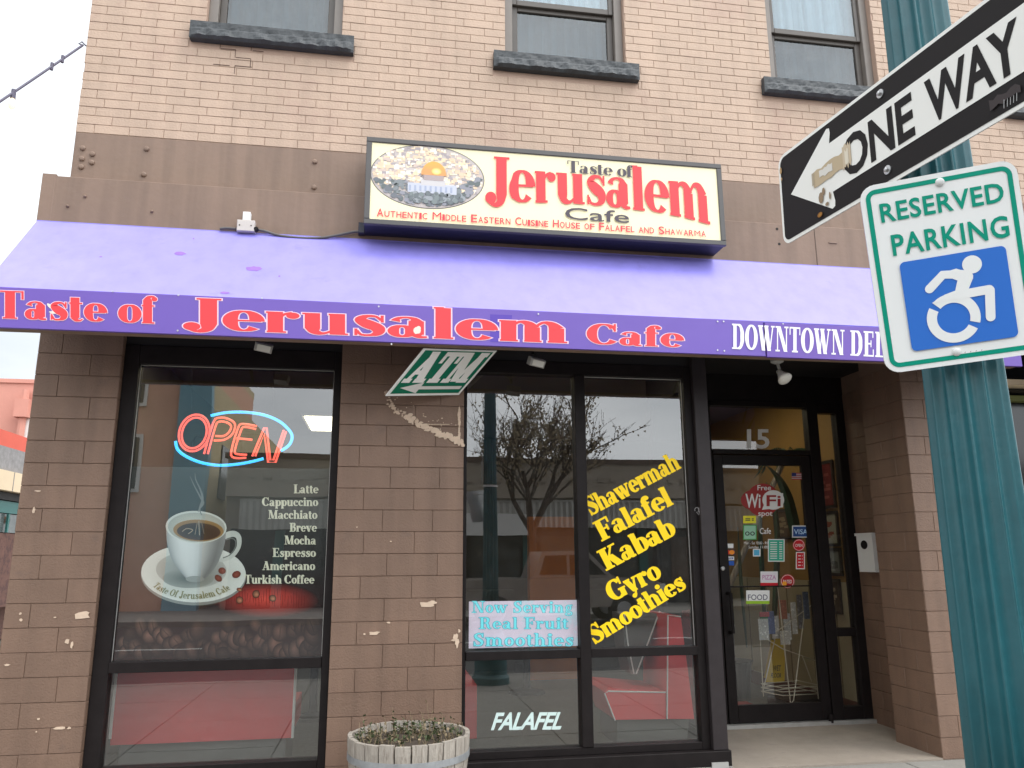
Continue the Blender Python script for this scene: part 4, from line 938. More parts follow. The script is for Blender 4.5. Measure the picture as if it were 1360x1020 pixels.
# handle
hd=cat([(292,717,6),(301,711,8),(311,709,8),(317,714,7),(317,726,5.5),(310,737,5),(299,743,5),(291,744,4)],5)
cp.line([(a,b) for a,b,c in hd],[c for a,b,c in hd],(.66,.67,.63)); cp.layer()
hd2=cat([(299,716,2),(307,714,2),(312,718,2),(311,727,2),(304,736,2),(295,740,2)],5)
cp.line([(a+1,b+1) for a,b,c in hd2],[1.6 for _ in hd2],(.20,.21,.20)); cp.layer()
# cup body: strips from left to right with the print's own shading
prof=[(0,700,0),(.0,0,0)]
L=cat([(220.5,700),(222,722),(229,745),(240,760),(247,768)],5); Rr=cat([(300.5,701),(298,724),(289,748),(279,762),(271,770)],5)
N=len(L); st=9
tone=[.42,.72,.90,.94,.90,.78,.60,.42,.28,.36]
for k in range(st):
    a=k/st;b=(k+1)/st
    A=[(l[0]*(1-a)+r[0]*a,l[1]*(1-a)+r[1]*a+math.sin(PI*a)*(3 if i==N-1 else 0)) for i,(l,r) in enumerate(zip(L,Rr))]
    B=[(l[0]*(1-b)+r[0]*b,l[1]*(1-b)+r[1]*b+math.sin(PI*b)*(3 if i==N-1 else 0)) for i,(l,r) in enumerate(zip(L,Rr))]
    cols=[((tone[k]*(1-.35*i/N),)*3,(tone[k+1]*(1-.35*i/N),)*3) for i in range(N)]
    cp.k=0; cp.strip(A,B,None,cols)
cp.layer()
cp.ell(259,769,12.5,4.2,(.34,.34,.32),0); cp.layer()
cp.ell(260.5,700,40.5,21.5,(.78,.79,.75),.04,n=44); cp.layer(); cp.ell(261,700.5,38,19.5,(.50,.50,.46),.04,n=44,cen=(.70,.68,.60),gx=-14,gy=-6); cp.layer()
cp.ell(263.5,704.5,33.5,14.5,(.42,.24,.09),.04,n=40,cen=(.15,.07,.03)); cp.layer(); cp.ell(264,706,29,11.5,(.085,.035,.02),.04,n=36,cen=(.022,.012,.010),gx=-4); cp.layer()
cp.line(cat([(242,706),(248,702),(256,704),(250,709)],5),1.2,(.42,.32,.22)); cp.line([(262,694),(259,710)],1,(.32,.25,.18)); cp.line([(264,692),(265,711)],1.3,(.42,.34,.26)); cp.line([(268,694),(271,709)],.9,(.3,.22,.15)); cp.layer()
# beans on the saucer and the table
for q in((295,758,5,4.4,.2),(290,768,5.5,4,.7),(314,763,6,4.6,-.4)): cp.ell(*q[:4],(.16,.03,.02),q[4],cen=(.34,.09,.06)); cp.layer(.4)
for q in((318,797,5,5,0),(340,789,5,5.5,.3),(362,794.5,5,4.5,.2),(318,783,4,2.5,.2)): cp.ell(*q[:4],(.05,.01,.008),q[4],cen=(.75,.30,.16),gx=1,gy=1); cp.layer(.4)
# steam
for pts in ([(259,628),(260,637),(266,650),(269,662),(266,672),(263,680)],[(252,632),(258,645),(266,660),(270,668),(265,676),(268,684)]):
    q=cat([(a,b,w) for (a,b),w in zip(pts,[.4,1.4,2.2,3,2.2,1])],5); cp.line([(a,b) for a,b,c in q],[c for a,b,c in q],(.26,.26,.255)); cp.layer(.4)
# words
CR=(.90,.86,.70)
rows=[('Latte',390,423,655),('Cappuccino',348,422.5,672),('Macchiato',356.5,421.5,689),('Breve',384.5,421,706),('Mocha',378,420,723),('Espresso',362,419.5,739.5),('Americano',348.5,418.5,757),('Turkish Coffee',325,417.5,775)]
for w,x0,x1,y in rows: serif_text(cp,w,lambda u,v,x0=x0,x1=x1,y=y:(x0+(x1-x0)*u,y-11.5*v),CR,bold=1.0,e=1.4,sp=1)
cp.layer(); OL=(.28,.25,.10); txt='Taste Of Jerusalem Cafe'
def arcmap(u,v):
    q=R(147-107*u); rx,ry=62-7*v,35-7.*v+0; return (257+(65-9*v)*math.cos(q)*1.0,758+(37.5-9.5*v)*math.sin(q))
sc_=[SER[c][0] for c in txt]
serif_text(cp,txt,arcmap,OL,bold=.9,e=1.,sp=2)
cp.build('print',PRG,po); MB().box(X0,.1195,Bp,X1,.1215,Tp).build('backing_sheet',NG,po)
adopt(po)
random.seed(9)
# =================================================================== NEON OPEN SIGN
ne=empty('neon_sign','glowing red and blue neon OPEN sign in the left window','neon sign',None,(-.9,.2,2.3))
NR=mat('red_neon',(.6,.05,.03),.3,emit=(1,.13,.09),es=1.7); NB=mat('blue_neon',(.05,.3,.6),.3,emit=(.03,.42,1.0),es=2.2)
YN=.17
def ntube(pts,r,m,nm,closed=False,n=5):
    q=cat([(a,b) for a,b in pts],n) if n else pts
    MB().tube([onY(x,y,YN) for x,y in q],r,8,closed=closed).build(nm,m,ne,smooth=True)
def oval(cx,cy,rx,ry,rot,a0,a1,n=26):
    ca,sa=math.cos(rot),math.sin(rot); return [(cx+rx*math.cos(R(a0+(a1-a0)*i/n))*ca-ry*math.sin(R(a0+(a1-a0)*i/n))*sa,cy+rx*math.cos(R(a0+(a1-a0)*i/n))*sa+ry*math.sin(R(a0+(a1-a0)*i/n))*ca) for i in range(n+1)]
ntube([(280,552),(300,548),(325,547.5),(350,551),(370,559),(383,570),(388,580),(384,591),(373,599)],.011,NB,'blue_tube')
ntube([(233,586),(236,597),(247,606),(266,614),(290,618),(315,616.5),(335,613),(350,609)],.011,NB,'blue_tube')
rr=.0082
ntube(oval(258,575,20,25,.35,0,359),rr,NR,'red_tube',n=0); ntube(oval(258,575,16,21,.35,0,359),rr,NR,'red_tube',n=0)
ntube([(271,603),(283,562),(290,555),(302,556),(312,563),(309,576),(298,584),(284,585)],rr,NR,'red_tube',n=3); ntube([(276,603),(286,567),(291,560),(301,561),(307,566),(304,574),(297,579),(286,579)],rr,NR,'red_tube',n=3)
ntube([(341,566),(322,563),(316,569),(307,600),(311,608),(327,608)],rr,NR,'red_tube',n=3); ntube([(340,570),(325,567),(320,572),(312,598),(315,603),(328,604)],rr,NR,'red_tube',n=3); ntube([(335,584),(314,582)],rr,NR,'red_tube',n=0)
ntube([(335,606),(351,568),(354,568),(359,611),(363,611),(377,571)],rr,NR,'red_tube',n=0); ntube([(339,606),(351,576),(356,614),(366,614),(380,573)],rr,NR,'red_tube',n=0)
MB().tube([onY(255,548,YN+.01),onY(255,490,YN+.01)],.002,5).tube([onY(362,556,YN+.01),onY(364,492,YN+.01)],.002,5).build('hanging_chain',BLACKM,ne)
MB().tube([onY(247,606,YN+.02),onY(260,580,YN+.02),onY(340,588,YN+.02)],.006,6).build('carrier_frame',BLACKM,ne)
adopt(ne)
# =================================================================== NOW SERVING SIGN
ns=empty('window_sign','pink and turquoise card about real fruit smoothies in the middle window','sign',None,(1.4,.13,.9))
a=onY(623,799,.125);b=onY(765,861,.125); PKc=(.62,.50,.60)
c0,c1_=onY(623,799,.125),onY(766,799,.125); c2_=onY(623,861.5,.125)
MB().box(c0.x,.125,.905,c1_.x,.135,c0.z).build('card',mat('lavender_card',PKc,.5,.1,9,col2=(.35,.62,.68),c2s=2.6,c2t=.56,emit=(.62,.55,.66),es=.55),ns)  # card material emits its own tint evenly to raise its brightness
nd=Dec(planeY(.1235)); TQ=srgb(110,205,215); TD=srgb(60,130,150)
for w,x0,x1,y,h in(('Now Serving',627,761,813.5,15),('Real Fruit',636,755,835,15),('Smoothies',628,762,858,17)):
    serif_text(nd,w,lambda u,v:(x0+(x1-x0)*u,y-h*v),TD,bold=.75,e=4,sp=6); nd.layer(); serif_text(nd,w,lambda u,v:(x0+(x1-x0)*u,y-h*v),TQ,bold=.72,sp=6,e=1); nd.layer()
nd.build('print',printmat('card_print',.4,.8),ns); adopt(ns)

# =================================================================== MAILBOX on the recess wall
mb=empty('mailbox','white slim metal mailbox with a black round badge on the recess wall','mailbox',None,(4.95,1.1,1.4))
A=onX(1139,712,4.93);B=onX(1166,760,4.93)
y0,y1=sorted((A.y,B.y)); 
MB().box(4.905,y0,B.z,5.01,y1-.015,A.z).build('box_body',WHITEP,mb); MB().box(4.895,y0-.012,A.z,5.012,y1-.003,A.z+.025).build('lid',WHITEP,mb)
md=MB(); n=18; c=Vector((4.903,(y0+y1)/2,A.z-.085)); V=[c]+[Vector((4.903,c.y+.055*math.cos(2*PI*i/n),c.z+.042*math.sin(2*PI*i/n))) for i in range(n)]
md.add(V,[(0,i+1,(i+1)%n+1) for i in range(n)]); md.build('badge',BLACKM,mb); adopt(mb)

# =================================================================== INSIDE THE CAFE
WHT=mat('white_piping',(.7,.68,.66),.4); GRYV=mat('grey_vinyl',(.13,.125,.115),.4)
def bench(name_lab,x0,x1,y0,y1,zt,facing,grey=True):
    t=empty('booth_bench',name_lab,'booth bench','red vinyl booth benches',((x0+x1)/2,(y0+y1)/2,.0)); return t
# booth behind the right pane of the twin window, seen from its end: backrest at the right, seat to the left
t=bench('red booth bench with white piping seen end-on behind the right shop pane',2.2,2.9,.45,1.6,1.1,0)
def prof_xz(pts,y0,y1,nm,m,t_,b=0): return MB().prism(pts,lambda u,v,d:(u,y0+d,v),y1-y0).build(nm,m,t_)
def P_(px,py,Y=.45): q=onY(px,py,Y); return (q.x,q.z)
bk=[P_(905,957),P_(881,957),P_(893,814),P_(905,818)]
bk=[(3.02,.30),(2.86,.30),(2.80,1.12),(2.90,1.14),(3.0,1.1)]
s=Vector((0,0,0))
q=[P_(922,955),P_(885,955),P_(886,816),P_(903,820)]
prof_xz([P_(922,955),P_(886,955),P_(886,816),P_(904,818)],.45,1.05,'backrest',RED,t)
prof_xz([P_(884.5,955),P_(817,956),P_(803,919),P_(808,913),P_(884,919)],.45,1.05,'seat',RED,t)
def pipe(pts,Y=.445,r=.006): return MB().tube([onY(x,y,Y) for x,y in pts],r,6)
pipe([(886,955),(886.5,900),(887,817),(904,819)]).build('piping',WHT,t); pipe([(884,919.5),(808,918),(803,921),(817,957)]).build('piping',WHT,t)
prof_xz([P_(838,895,.7),P_(830,860,.7),P_(826,815,.7),P_(876,815,.7),P_(862,860,.7),P_(846,897,.7)],.7,1.0,'inset_panel',GRYV,t)
pipe([(842,895),(834,855),(829,813)],.69).build('piping',WHT,t); pipe([(845,895),(862,850),(876,812),(888,818)],.69).build('piping',WHT,t)
prof_xz([P_(915,992),P_(822,992),P_(822,957.5),P_(918,957.5)],.5,1.0,'plinth',DRK,t); adopt(t)
# booth back in the left window
t=bench('long red booth back seen behind the lower left window under the poster',-1.6,-.1,.5,1.1,1.,0)
def P5(px,py): q=onY(px,py,.5); return (q.x,q.z)
MB().box(P5(146,990)[0],.5,P5(145,990)[1],P5(388,975)[0],.62,.96).build('backrest',RED,t)
MB().box(P5(146,990)[0]-.012,.49,.30,P5(146,990)[0]+.006,.53,.97).box(P5(388,975)[0]-.006,.49,P5(388,980)[1],P5(388,975)[0]+.012,.53,.97).build('piping',WHT,t)
MB().box(P5(146,990)[0],.63,.3,P5(388,975)[0],1.15,.48).build('seat',RED,t); MB().box(P5(146,990)[0]+.05,.55,.0,P5(388,975)[0]-.05,1.1,.28).build('plinth',GRYV,t); adopt(t)
t=bench('red bench end showing at the lower left edge of the middle window',.95,1.2,.8,1.9,.6,0)
MB().box(.7,.95,.1,1.16,2.0,.52).build('seat',RED,t); MB().box(.7,.95,.525,.85,2.0,1.0).build('backrest',RED,t); adopt(t)
# pedestal table
def cafe_table(x,y,lab):
    t=empty('cafe_table',lab,'table','cafe tables',(x,y,0))
    MB().box(x-.45,y-.35,.74,x+.45,y+.35,.78).build('table_top',mat('table_laminate',(.10,.09,.085),.3),t)
    MB().lathe([(.22,0),(.2,.03),(.05,.06),(.04,.1),(.04,.70),(.14,.735)],(x,y,.0),16).build('pedestal',BLACKM,t,smooth=False); adopt(t)
A=onZ(700,918,.02); cafe_table(A.x,A.y,'dark pedestal cafe table behind the middle window')
cafe_table(-.3,2.6,'pedestal cafe table deep behind the left window')
# framed pictures on the ochre wall
FRD=mat('dark_picture_frame',(.02,.016,.014),.4)
def picture(y0,y1,z0,z1,lab,c1,c2):
    t=empty('framed_picture',lab,'picture','framed pictures on the ochre wall',(4.98,(y0+y1)/2,z0))
    MB().box(4.962,y0,z0,4.984,y1,z0+.03).box(4.962,y0,z1-.03,4.984,y1,z1).box(4.962,y0,z0+.03,4.984,y0+.03,z1-.03).box(4.962,y1-.03,z0+.03,4.984,y1,z1-.03).build('frame',FRD,t)
    d=Dec(lambda u,v,dd:(4.974-dd,u,v)); d.poly([(y1-.03,z0+.03),(y0+.03,z0+.03),(y0+.03,z1-.03),(y1-.03,z1-.03)],c1); d.layer()
    for k in range(9):
        yy=random.uniform(y0+.07,y1-.14); zz=random.uniform(z0+.07,z1-.12); d.poly([(yy+.09,zz),(yy,zz),(yy,zz+.03),(yy+.09,zz+.03)],c2)
    d.build('picture_print',PRG,t); adopt(t)
picture(1.55,1.95,2.05,2.55,'dark red picture, topmost of the frames beside the door',(.16,.03,.03),(.3,.08,.07))
picture(1.55,1.98,1.66,2.02,'pale certificate in a dark frame under the dark red picture',(.36,.36,.30),(.30,.10,.08))
picture(1.55,1.95,1.36,1.64,'grey newspaper cutting framed below the pale certificate',(.22,.24,.23),(.08,.09,.09))
picture(1.62,1.92,.98,1.33,'lowest framed print beside the door, dark with figures',(.07,.06,.05),(.35,.3,.22))
picture(2.5,2.9,1.75,2.1,'small dark framed print seen through the door glass',(.10,.07,.05),(.25,.2,.12))
# magazine rack
mr_=empty('magazine_rack','white wire magazine rack with leaflets just inside the entrance door','magazine rack',None,(4.35,1.85,0))
WIRE=mat('cream_wire',(.55,.50,.40),.4)
def W3(px,py,Y): return onY(px,py,Y)
def wire(pts,r=.0055): MB().tube(pts,r,6).build('wire',WIRE,mr_)
wire([W3(1008,820,1.75),W3(1014,925,1.75)]); wire([W3(1033,780,1.7),W3(1050,935,1.6),W3(1054,930,1.6),W3(1070,800,1.8)]); wire([W3(1077,780,1.8),W3(1087,930,1.65),W3(1091,930,1.65),W3(1078,800,2.)])
wire([W3(1030,845,1.9),W3(1013,920,1.75)]); wire([W3(1065,870,1.9),W3(1078,905,1.9)])
for y in(908,913,918): wire([W3(1011,y,1.75),W3(1040,y+6,1.6),W3(1092,y+3,1.75),W3(1060,y-4,2.05),W3(1011,y,1.75)],.005)
wire([W3(1012,845,1.7),W3(1040,862,1.65),W3(1085,878,1.9)],.004); wire([W3(1030,840,1.7),W3(1080,802,1.8)],.004)
mgc=[((.5,.5,.48),1007,822,1022,850),((.03,.22,.08),1009,815,1021,835),((.12,.16,.3),1018,812,1030,842),((.5,.48,.45),1024,818,1036,848),((.30,.10,.06),1034,797,1046,822),((.45,.44,.42),1040,815,1052,850),((.6,.58,.54),1050,800,1060,842),((.2,.2,.22),1058,790,1068,835),((.12,.15,.22),1066,786,1076,822),((.40,.07,.08),1009,813,1022,819),((.42,.4,.36),1036,838,1050,856)]
for k,(c,x0,y0_,x1,y1_) in enumerate(mgc):
    Yk=1.72+.02*k if k<8 else 1.70; a=onY(x0,y0_,Yk); b=onY(x1,y1_,Yk); o=MB().box(min(a.x,b.x),Yk,b.z,max(a.x,b.x),Yk+.012,a.z).build('leaflet',mat('leaflet_%d'%k,c,.4,.3,60,col2=tuple(min(1,q*1.9) for q in c),c2s=30,c2t=.55),mr_)
MB().box(4.28,1.62,.03,4.75,2.0,.18).build('base_box',BLACKM,mr_); adopt(mr_)
wf=empty('wet_floor_sign','yellow folding wet floor sign leaning behind the magazine rack','floor sign',None,(4.2,2.2,0))
YW=mat('yellow_plastic',(.55,.38,.02),.45,.1,5)
a=onY(1018,906,2.15);b=onY(1042,906,2.15);c=onY(1043,846,2.3);d=onY(1028,846,2.3)
MB().prism([(0,0),(1,0),(1,1),(0,1)],lambda u,v,t:(a*(1-u)*(1-v)+b*u*(1-v)+c*u*v+d*(1-u)*v)+Vector((0,t,0)),.02).build('panel',YW,wf)
MB().prism([(0,0),(1,0),(1,1),(0,1)],lambda u,v,t:((a+Vector((.12,.25,0)))*(1-u)*(1-v)+(b+Vector((.12,.25,0)))*u*(1-v)+c*u*v+d*(1-u)*v)+Vector((0,.03+t,0)),.02).build('panel',YW,wf)
wd=Dec(lambda u,v,dd:(a*(1-u)*(1-v)+b*u*(1-v)+c*u*v+d*(1-u)*v)+Vector((0,-.002-dd,0))); sans_text(wd,'WET',lambda u,v:(.25+.5*u,.25+.12*v),(.05,.05,.03),.02); sans_text(wd,'FLOOR',lambda u,v:(.2+.6*u,.1+.1*v),(.05,.05,.03),.02); wd.build('print',PR,wf); adopt(wf)
tag(MB().box(3.6,1.5,.011,4.3,3.2,.022).build('door_mat',mat('red_carpet_mat',(.30,.02,.025),.95,.2,60,.5,200)),'red carpet mat on the floor just inside the door','door mat')
# palm plant inside the door
pl=empty('palm_plant','tall dark green palm plant standing behind the entrance door','plant',None,(4.25,2.7,0))
LEAF=mat('dark_palm_leaf',(.02,.07,.035),.5,.3,9); 
MB().lathe([(.16,0),(.2,.4),(.22,.42),(.19,.42)],(4.25,2.7,.01),16).build('pot',BLACKM,pl); MB().tube([(4.25,2.7,.3),(4.1,2.4,1.2),tuple(onY(1046,600,1.97))],[.04,.035,.03],8).build('trunk',WOOD,pl)
TP_=onY(1046,592,1.95)
for k in range(13):
    q=k*2*PI/13+.3; m=MB(); base=TP_+Vector((0,0,-.08-.04*(k%3))); dr=Vector((math.cos(q),math.sin(q)*.45,0)); ln=.30+.10*random.random()
    for j in range(14):
        s_=j/13; c_=base+dr*ln*s_+Vector((0,0,.30*s_-.42*s_*s_)); t_=dr.cross(Vector((0,0,1))); wl=.16*math.sin(PI*min(1,s_+.08))+.01
        for sg in(-1,1): m.add([c_,c_+dr*.014+Vector((0,0,.006)),c_+t_*sg*wl+dr*.1-Vector((0,0,.09))],[(0,1,2)])
    m.build('frond',LEAF,pl)
for pts_ in ([(1018,618,2),(1032,632,9),(1044,655,14),(1053,690,16),(1059,720,12),(1066,752,2)],[(1018,640,1),(1010,690,5),(1012,760,7),(1016,830,4)],[(1024,640,1),(1032,700,7),(1030,790,8),(1026,850,3)],[(980,700,1),(984,770,5),(992,860,2)]):
    q=cat(pts_,5); V=[];F=[]
    for a_,b_,w_ in q: V+=[onY(a_-w_/2,b_,1.98),onY(a_,b_,1.94),onY(a_+w_/2,b_,1.98)]
    for j in range(len(q)-1): F+=[(3*j,3*j+1,3*j+4,3*j+3),(3*j+1,3*j+2,3*j+5,3*j+4)]
    MB().add(V,F).build('broad_leaf',LEAF,pl)
adopt(pl)

# =================================================================== BARREL PLANTER
bx,by,br,bh=.545,-.475,.395,.455
def bz_(z): return br*(.83+.17*math.sin(min(1,z/bh*1.02)*PI*.5))
bp=empty('barrel_planter','grey weathered half barrel planter against the middle pier','planter',None,(bx,by,0))
ns_=24
for k in range(ns_):
    q0=2*PI*k/ns_+.012; q1=2*PI*(k+1)/ns_-.012; V=[];F=[]; hh=bh+random.uniform(-.006,.006); th=.028
    lev=[0,.1,.2,.3,.4,1]
    zs=[0,.1,.2,.3,.4,hh]
    for z in zs:
        r=bz_(z)+random.uniform(-.001,.001)
        for rr_ in (r,r-th):
            for q in(q0,(q0+q1)/2,q1): V.append((bx+rr_*math.cos(q),by+rr_*math.sin(q),z+.002))
    for j in range(len(zs)-1):
        a=j*6;b=a+6
        F+=[(a,a+1,b+1,b),(a+1,a+2,b+2,b+1),(a+3,b+3,b+4,a+4),(a+4,b+4,b+5,a+5),(a,b,b+3,a+3),(a+2,a+5,b+5,b+2)]
    e=(len(zs)-1)*6; F+=[(e,e+1,e+4,e+3),(e+1,e+2,e+5,e+4)]
    MB().add(V,F).build('stave',WOOD,bp)
for zh in(.34,.13): 
    MB().lathe([(bz_(zh)+.0015,-.02),(bz_(zh)+.004,-.02),(bz_(zh)+.004,.02),(bz_(zh)+.0015,.02)],(bx,by,zh),48,caps=False).build('hoop',HOOP,bp)
MB().lathe([(br-.03,.40),(br*.5,.415),(.01,.42)],(bx,by,0),32,caps=False).build('soil',mat('potting_soil',(.055,.040,.028),.95,.4,30,.9,60),bp)
adopt(bp)
GRN=mat('dull_green_leaf',(.065,.090,.035),.7,.35,40); DRY=mat('dry_straw_stems',(.26,.20,.12),.85,.3,40)
pg=MB(); random.seed(31)
for k in range(125):
    q=random.uniform(0,2*PI); r=br*.82*math.sqrt(random.random()); p=Vector((bx+r*math.cos(q),by+r*math.sin(q),.405)); h=random.uniform(.03,.12)*(1.7 if random.random()<.15 else 1)
    tip=p+Vector((random.uniform(-.04,.04),random.uniform(-.04,.04),h)); g_=random.random()<.6; m=GRN if g_ else DRY
    pg.tube([p,(p+tip)/2+Vector((random.uniform(-.01,.01),random.uniform(-.01,.01),0)),tip],[.0022,.0018,.001],4,DRY)
    for j in range(9 if g_ else 4):
        s_=random.uniform(.25,1); c_=p.lerp(tip,s_); a_=Vector((random.uniform(-1,1),random.uniform(-1,1),random.uniform(-.3,.9))).normalized()*random.uniform(.014,.032); b_=a_.cross(Vector((random.random(),random.random(),1))).normalized()*a_.length*.32
        pg.add([c_,c_+a_*.5+b_,c_+a_,c_+a_*.5-b_],[(0,1,2,3)],m)
tag(pg.build('planter_weeds'),'scrubby green and dry weeds growing in the half barrel','plants',None,'stuff')

# =================================================================== LAMP POST AND SIGNS
PX,PY=1.757,-4.285
lp=empty('lamp_post','teal fluted cast iron lamp post in the right foreground','lamp post',None,(PX,PY,0))
prof=[(.105,.9)]+[(.105-.0105*(z-.9)*.9,z) for z in (1.3,1.8,2.3,2.8,3.3,3.8,4.4)]
MB().lathe(prof,(PX,PY,0),192,TEAL,flute=.19,fn=14).build('fluted_shaft',TEAL,lp,smooth=True)
MB().lathe([(.24,0),(.24,.08),(.21,.12),(.20,.45),(.22,.5),(.19,.56),(.15,.62),(.135,.80),(.15,.84),(.125,.88),(.11,.9)],(PX,PY,0),48).build('base',TEAL,lp,smooth=False)
MB().lathe([(.07,4.4),(.10,4.45),(.06,4.55),(.05,4.8),(.13,4.85),(.16,4.9)],(PX,PY,0),32).build('capital',TEAL,lp)
MB().lathe([(.12,4.9),(.2,5.1),(.2,5.25),(.12,5.4),(.02,5.5)],(PX,PY,0),32).build('globe',LMP,lp,smooth=True)
adopt(lp)
# white plastic / steel straps holding the signs
def strap(z,m,lab,w=.012,r=.1): return tag(MB().lathe([(r,-w),(r+.002,-w),(r+.002,w),(r,w)],(PX,PY,z),40,caps=False).build('strap',m),lab,'strap')
# --- ONE WAY
ow=empty('one_way_sign','black and white one way arrow sign in the upper right foreground','sign',None,(1.655,-4.28,2.4))
Oc=Vector((1.6415,-4.262,2.6955)); Ou=Vector((.1124,-.9936,-.026)).normalized(); Ov=Vector((0,0,1)); Ov=(Ov-Ou*Ov.dot(Ou)).normalized(); On=Ov.cross(Ou).normalized()
if On.dot(CAMP-Oc)<0: On=-On
OW,OH=.955,.307
def om(x,y,d): return Oc+Ou*x+Ov*y+On*d
def rrect(w,h,r,n=6,ins=0):
    w/=2;h/=2; w-=ins;h-=ins; r=max(r-ins,.001); out=[]
    for cx,cy,a in((w-r,h-r,0),(-w+r,h-r,90),(-w+r,-h+r,180),(w-r,-h+r,270)):
        for i in range(n+1): q=R(a+90*i/n); out.append((cx+r*math.cos(q),cy+r*math.sin(q)))
    return out
ALU=mat('sign_aluminium',(.55,.55,.55),.4,metal=.7)
MB().prism(rrect(OW,OH,.035),lambda u,v,t:om(u,v,-t),.003).build('plate',ALU,ow)
od=Dec(lambda x,y,d:om(x,y,.0006+d)); WS=(.84,.84,.79); BS=(.020,.018,.018)
od.poly(rrect(OW,OH,.035),WS); od.layer(); od.poly(rrect(OW,OH,.035,ins=.011),BS); od.layer()
hx=-OW/2+.058   # arrow tip
od.poly([(hx+.05,-.077),(hx+.05,.077),(OW/2-.04,.077),(OW/2-.04,-.077)][::-1] if False else [(hx+.12,-.077),(OW/2-.045,-.077),(OW/2-.045,.077),(hx+.12,.077)],WS)
od.poly([(hx,0),(hx+.188,-.128),(hx+.200,-.124),(hx+.202,-.108),(hx+.178,0),(hx+.202,.108),(hx+.200,.124),(hx+.188,.128)],WS); od.layer()
sans_text(od,'ONE',lambda u,v:(-.172+.272*u,-.060+.120*v),BS,.030,.98); sans_text(od,'WAY',lambda u,v:(.143+.268*u,-.060+.120*v),BS,.030,.98); od.layer()
# scraped tape and rust on the arrow
TP=(.52,.42,.28)
def rag(x0,y0,x1,y1,c,j=.006,n=7):
    pts=[(x0+(x1-x0)*i/n,y0+random.uniform(-j,j)) for i in range(n+1)]+[(x1-(x1-x0)*i/n,y1+random.uniform(-j,j)) for i in range(n+1)]; od.poly(pts,c)
rag(-.305,-.028,-.165,.020,TP,.005); rag(-.170,-.03,-.135,.034,(.60,.50,.36),.009); od.layer(); rag(-.275,-.013,-.215,.012,(.70,.68,.62),.004); rag(-.16,-.02,-.145,.02,(.74,.68,.55),.006); rag(-.310,-.022,-.300,.018,(.45,.38,.28),.002)
for q in((-.275,-.075,.011,.018),(-.262,-.06,.007,.012),(-.25,-.105,.008,.006),(-.235,-.085,.004,.012)): od.ell(*q,(.30,.22,.14),n=9)
for q in((-.46,.10,.006,.012),(-.458,.07,.004,.006)): od.ell(*q,(.45,.30,.15),n=9)
od.ell(-.285,-.125,.012,.008,(.24,.11,.03),n=10,cen=(.45,.22,.05)); rag(.32,-.12,.40,-.10,(.06,.05,.05),.006); 
for k in range(5): od.line([(.355+.008*k,-.135),(.358+.008*k,-.115)],.0018,(.4,.4,.4))
od.build('print',printmat('one_way_sheeting',.5,spec=.12),ow)
for v in(.112,-.112):
    P=om(-.005,v,.001); m=MB(); 
    ax=On; a1=Ou;a2=Ov; V=[];F=[]; n=16
    for r_,h_ in((.0125,0),(.0125,.004),(.006,.0045),(.006,.010),(.003,.012)):
        for i in range(n): q=2*PI*i/n; V.append(P+a1*r_*math.cos(q)+a2*r_*math.sin(q)+ax*h_)
    for j in range(4):
        for i in range(n): F.append((j*n+i,j*n+(i+1)%n,(j+1)*n+(i+1)%n,(j+1)*n+i))
    F.append(tuple(4*n+i for i in range(n))); m.add(V,F).build('bolt',STEEL,ow)
adopt(ow)
# --- RESERVED PARKING
rs=empty('parking_sign','white and green reserved parking sign with blue wheelchair symbol on the teal post','sign',None,(1.7,-4.4,2.0))
cc=[along(*q) for q in ()]
Cc=Vector((.3257,-5.9927,1.5774)); kk=.945
TLr=Cc+(Vector((1.5127,-4.3155,2.4888))-Cc)*kk; BLr=Cc+(Vector((1.593,-4.2269,2.0318))-Cc)*kk; TRr=Cc+(Vector((1.8174,-4.448,2.521))-Cc)*kk; BRr=Cc+(Vector((1.930,-4.3647,2.064))-Cc)*kk
Rc=(TLr+BLr+TRr+BRr)/4; Ru=((TRr-TLr)+(BRr-BLr)).normalized(); Rv=((TLr-BLr)+(TRr-BRr)); Rv=(Rv-Ru*Rv.dot(Ru)).normalized(); Rn=Ru.cross(Rv).normalized()
if Rn.dot(CAMP-Rc)<0: Rn=-Rn
RW,RH=.345,.455
def rm(x,y,d): return Rc+Ru*x+Rv*y+Rn*d
MB().prism(rrect(RW,RH,.035),lambda u,v,t:rm(u,v,-t),.003).build('plate',ALU,rs)
rd=Dec(lambda x,y,d:rm(x,y,.0006+d)); WR=(.95,.96,.94); GRs=(.0,.33,.22); BL_=(.04,.19,.68)
rd.poly(rrect(RW,RH,.035),WR); rd.layer(); o_=rrect(RW,RH,.035,ins=.012); i_=rrect(RW,RH,.035,ins=.0228)
rd.strip(o_+[o_[0]],i_+[i_[0]],GRs); rd.layer()
sans_text(rd,'RESERVED',lambda u,v:(-.133+.270*u,.135+.046*v),GRs,.020,1.06); sans_text(rd,'PARKING',lambda u,v:(-.118+.255*u,.052+.051*v),GRs,.020,1.08); rd.layer()
sx,sy,sw,sh=.008,-.075,.232,.215
rd.poly([(x+sx,y+sy) for x,y in rrect(sw,sh,.012)],BL_); rd.layer()
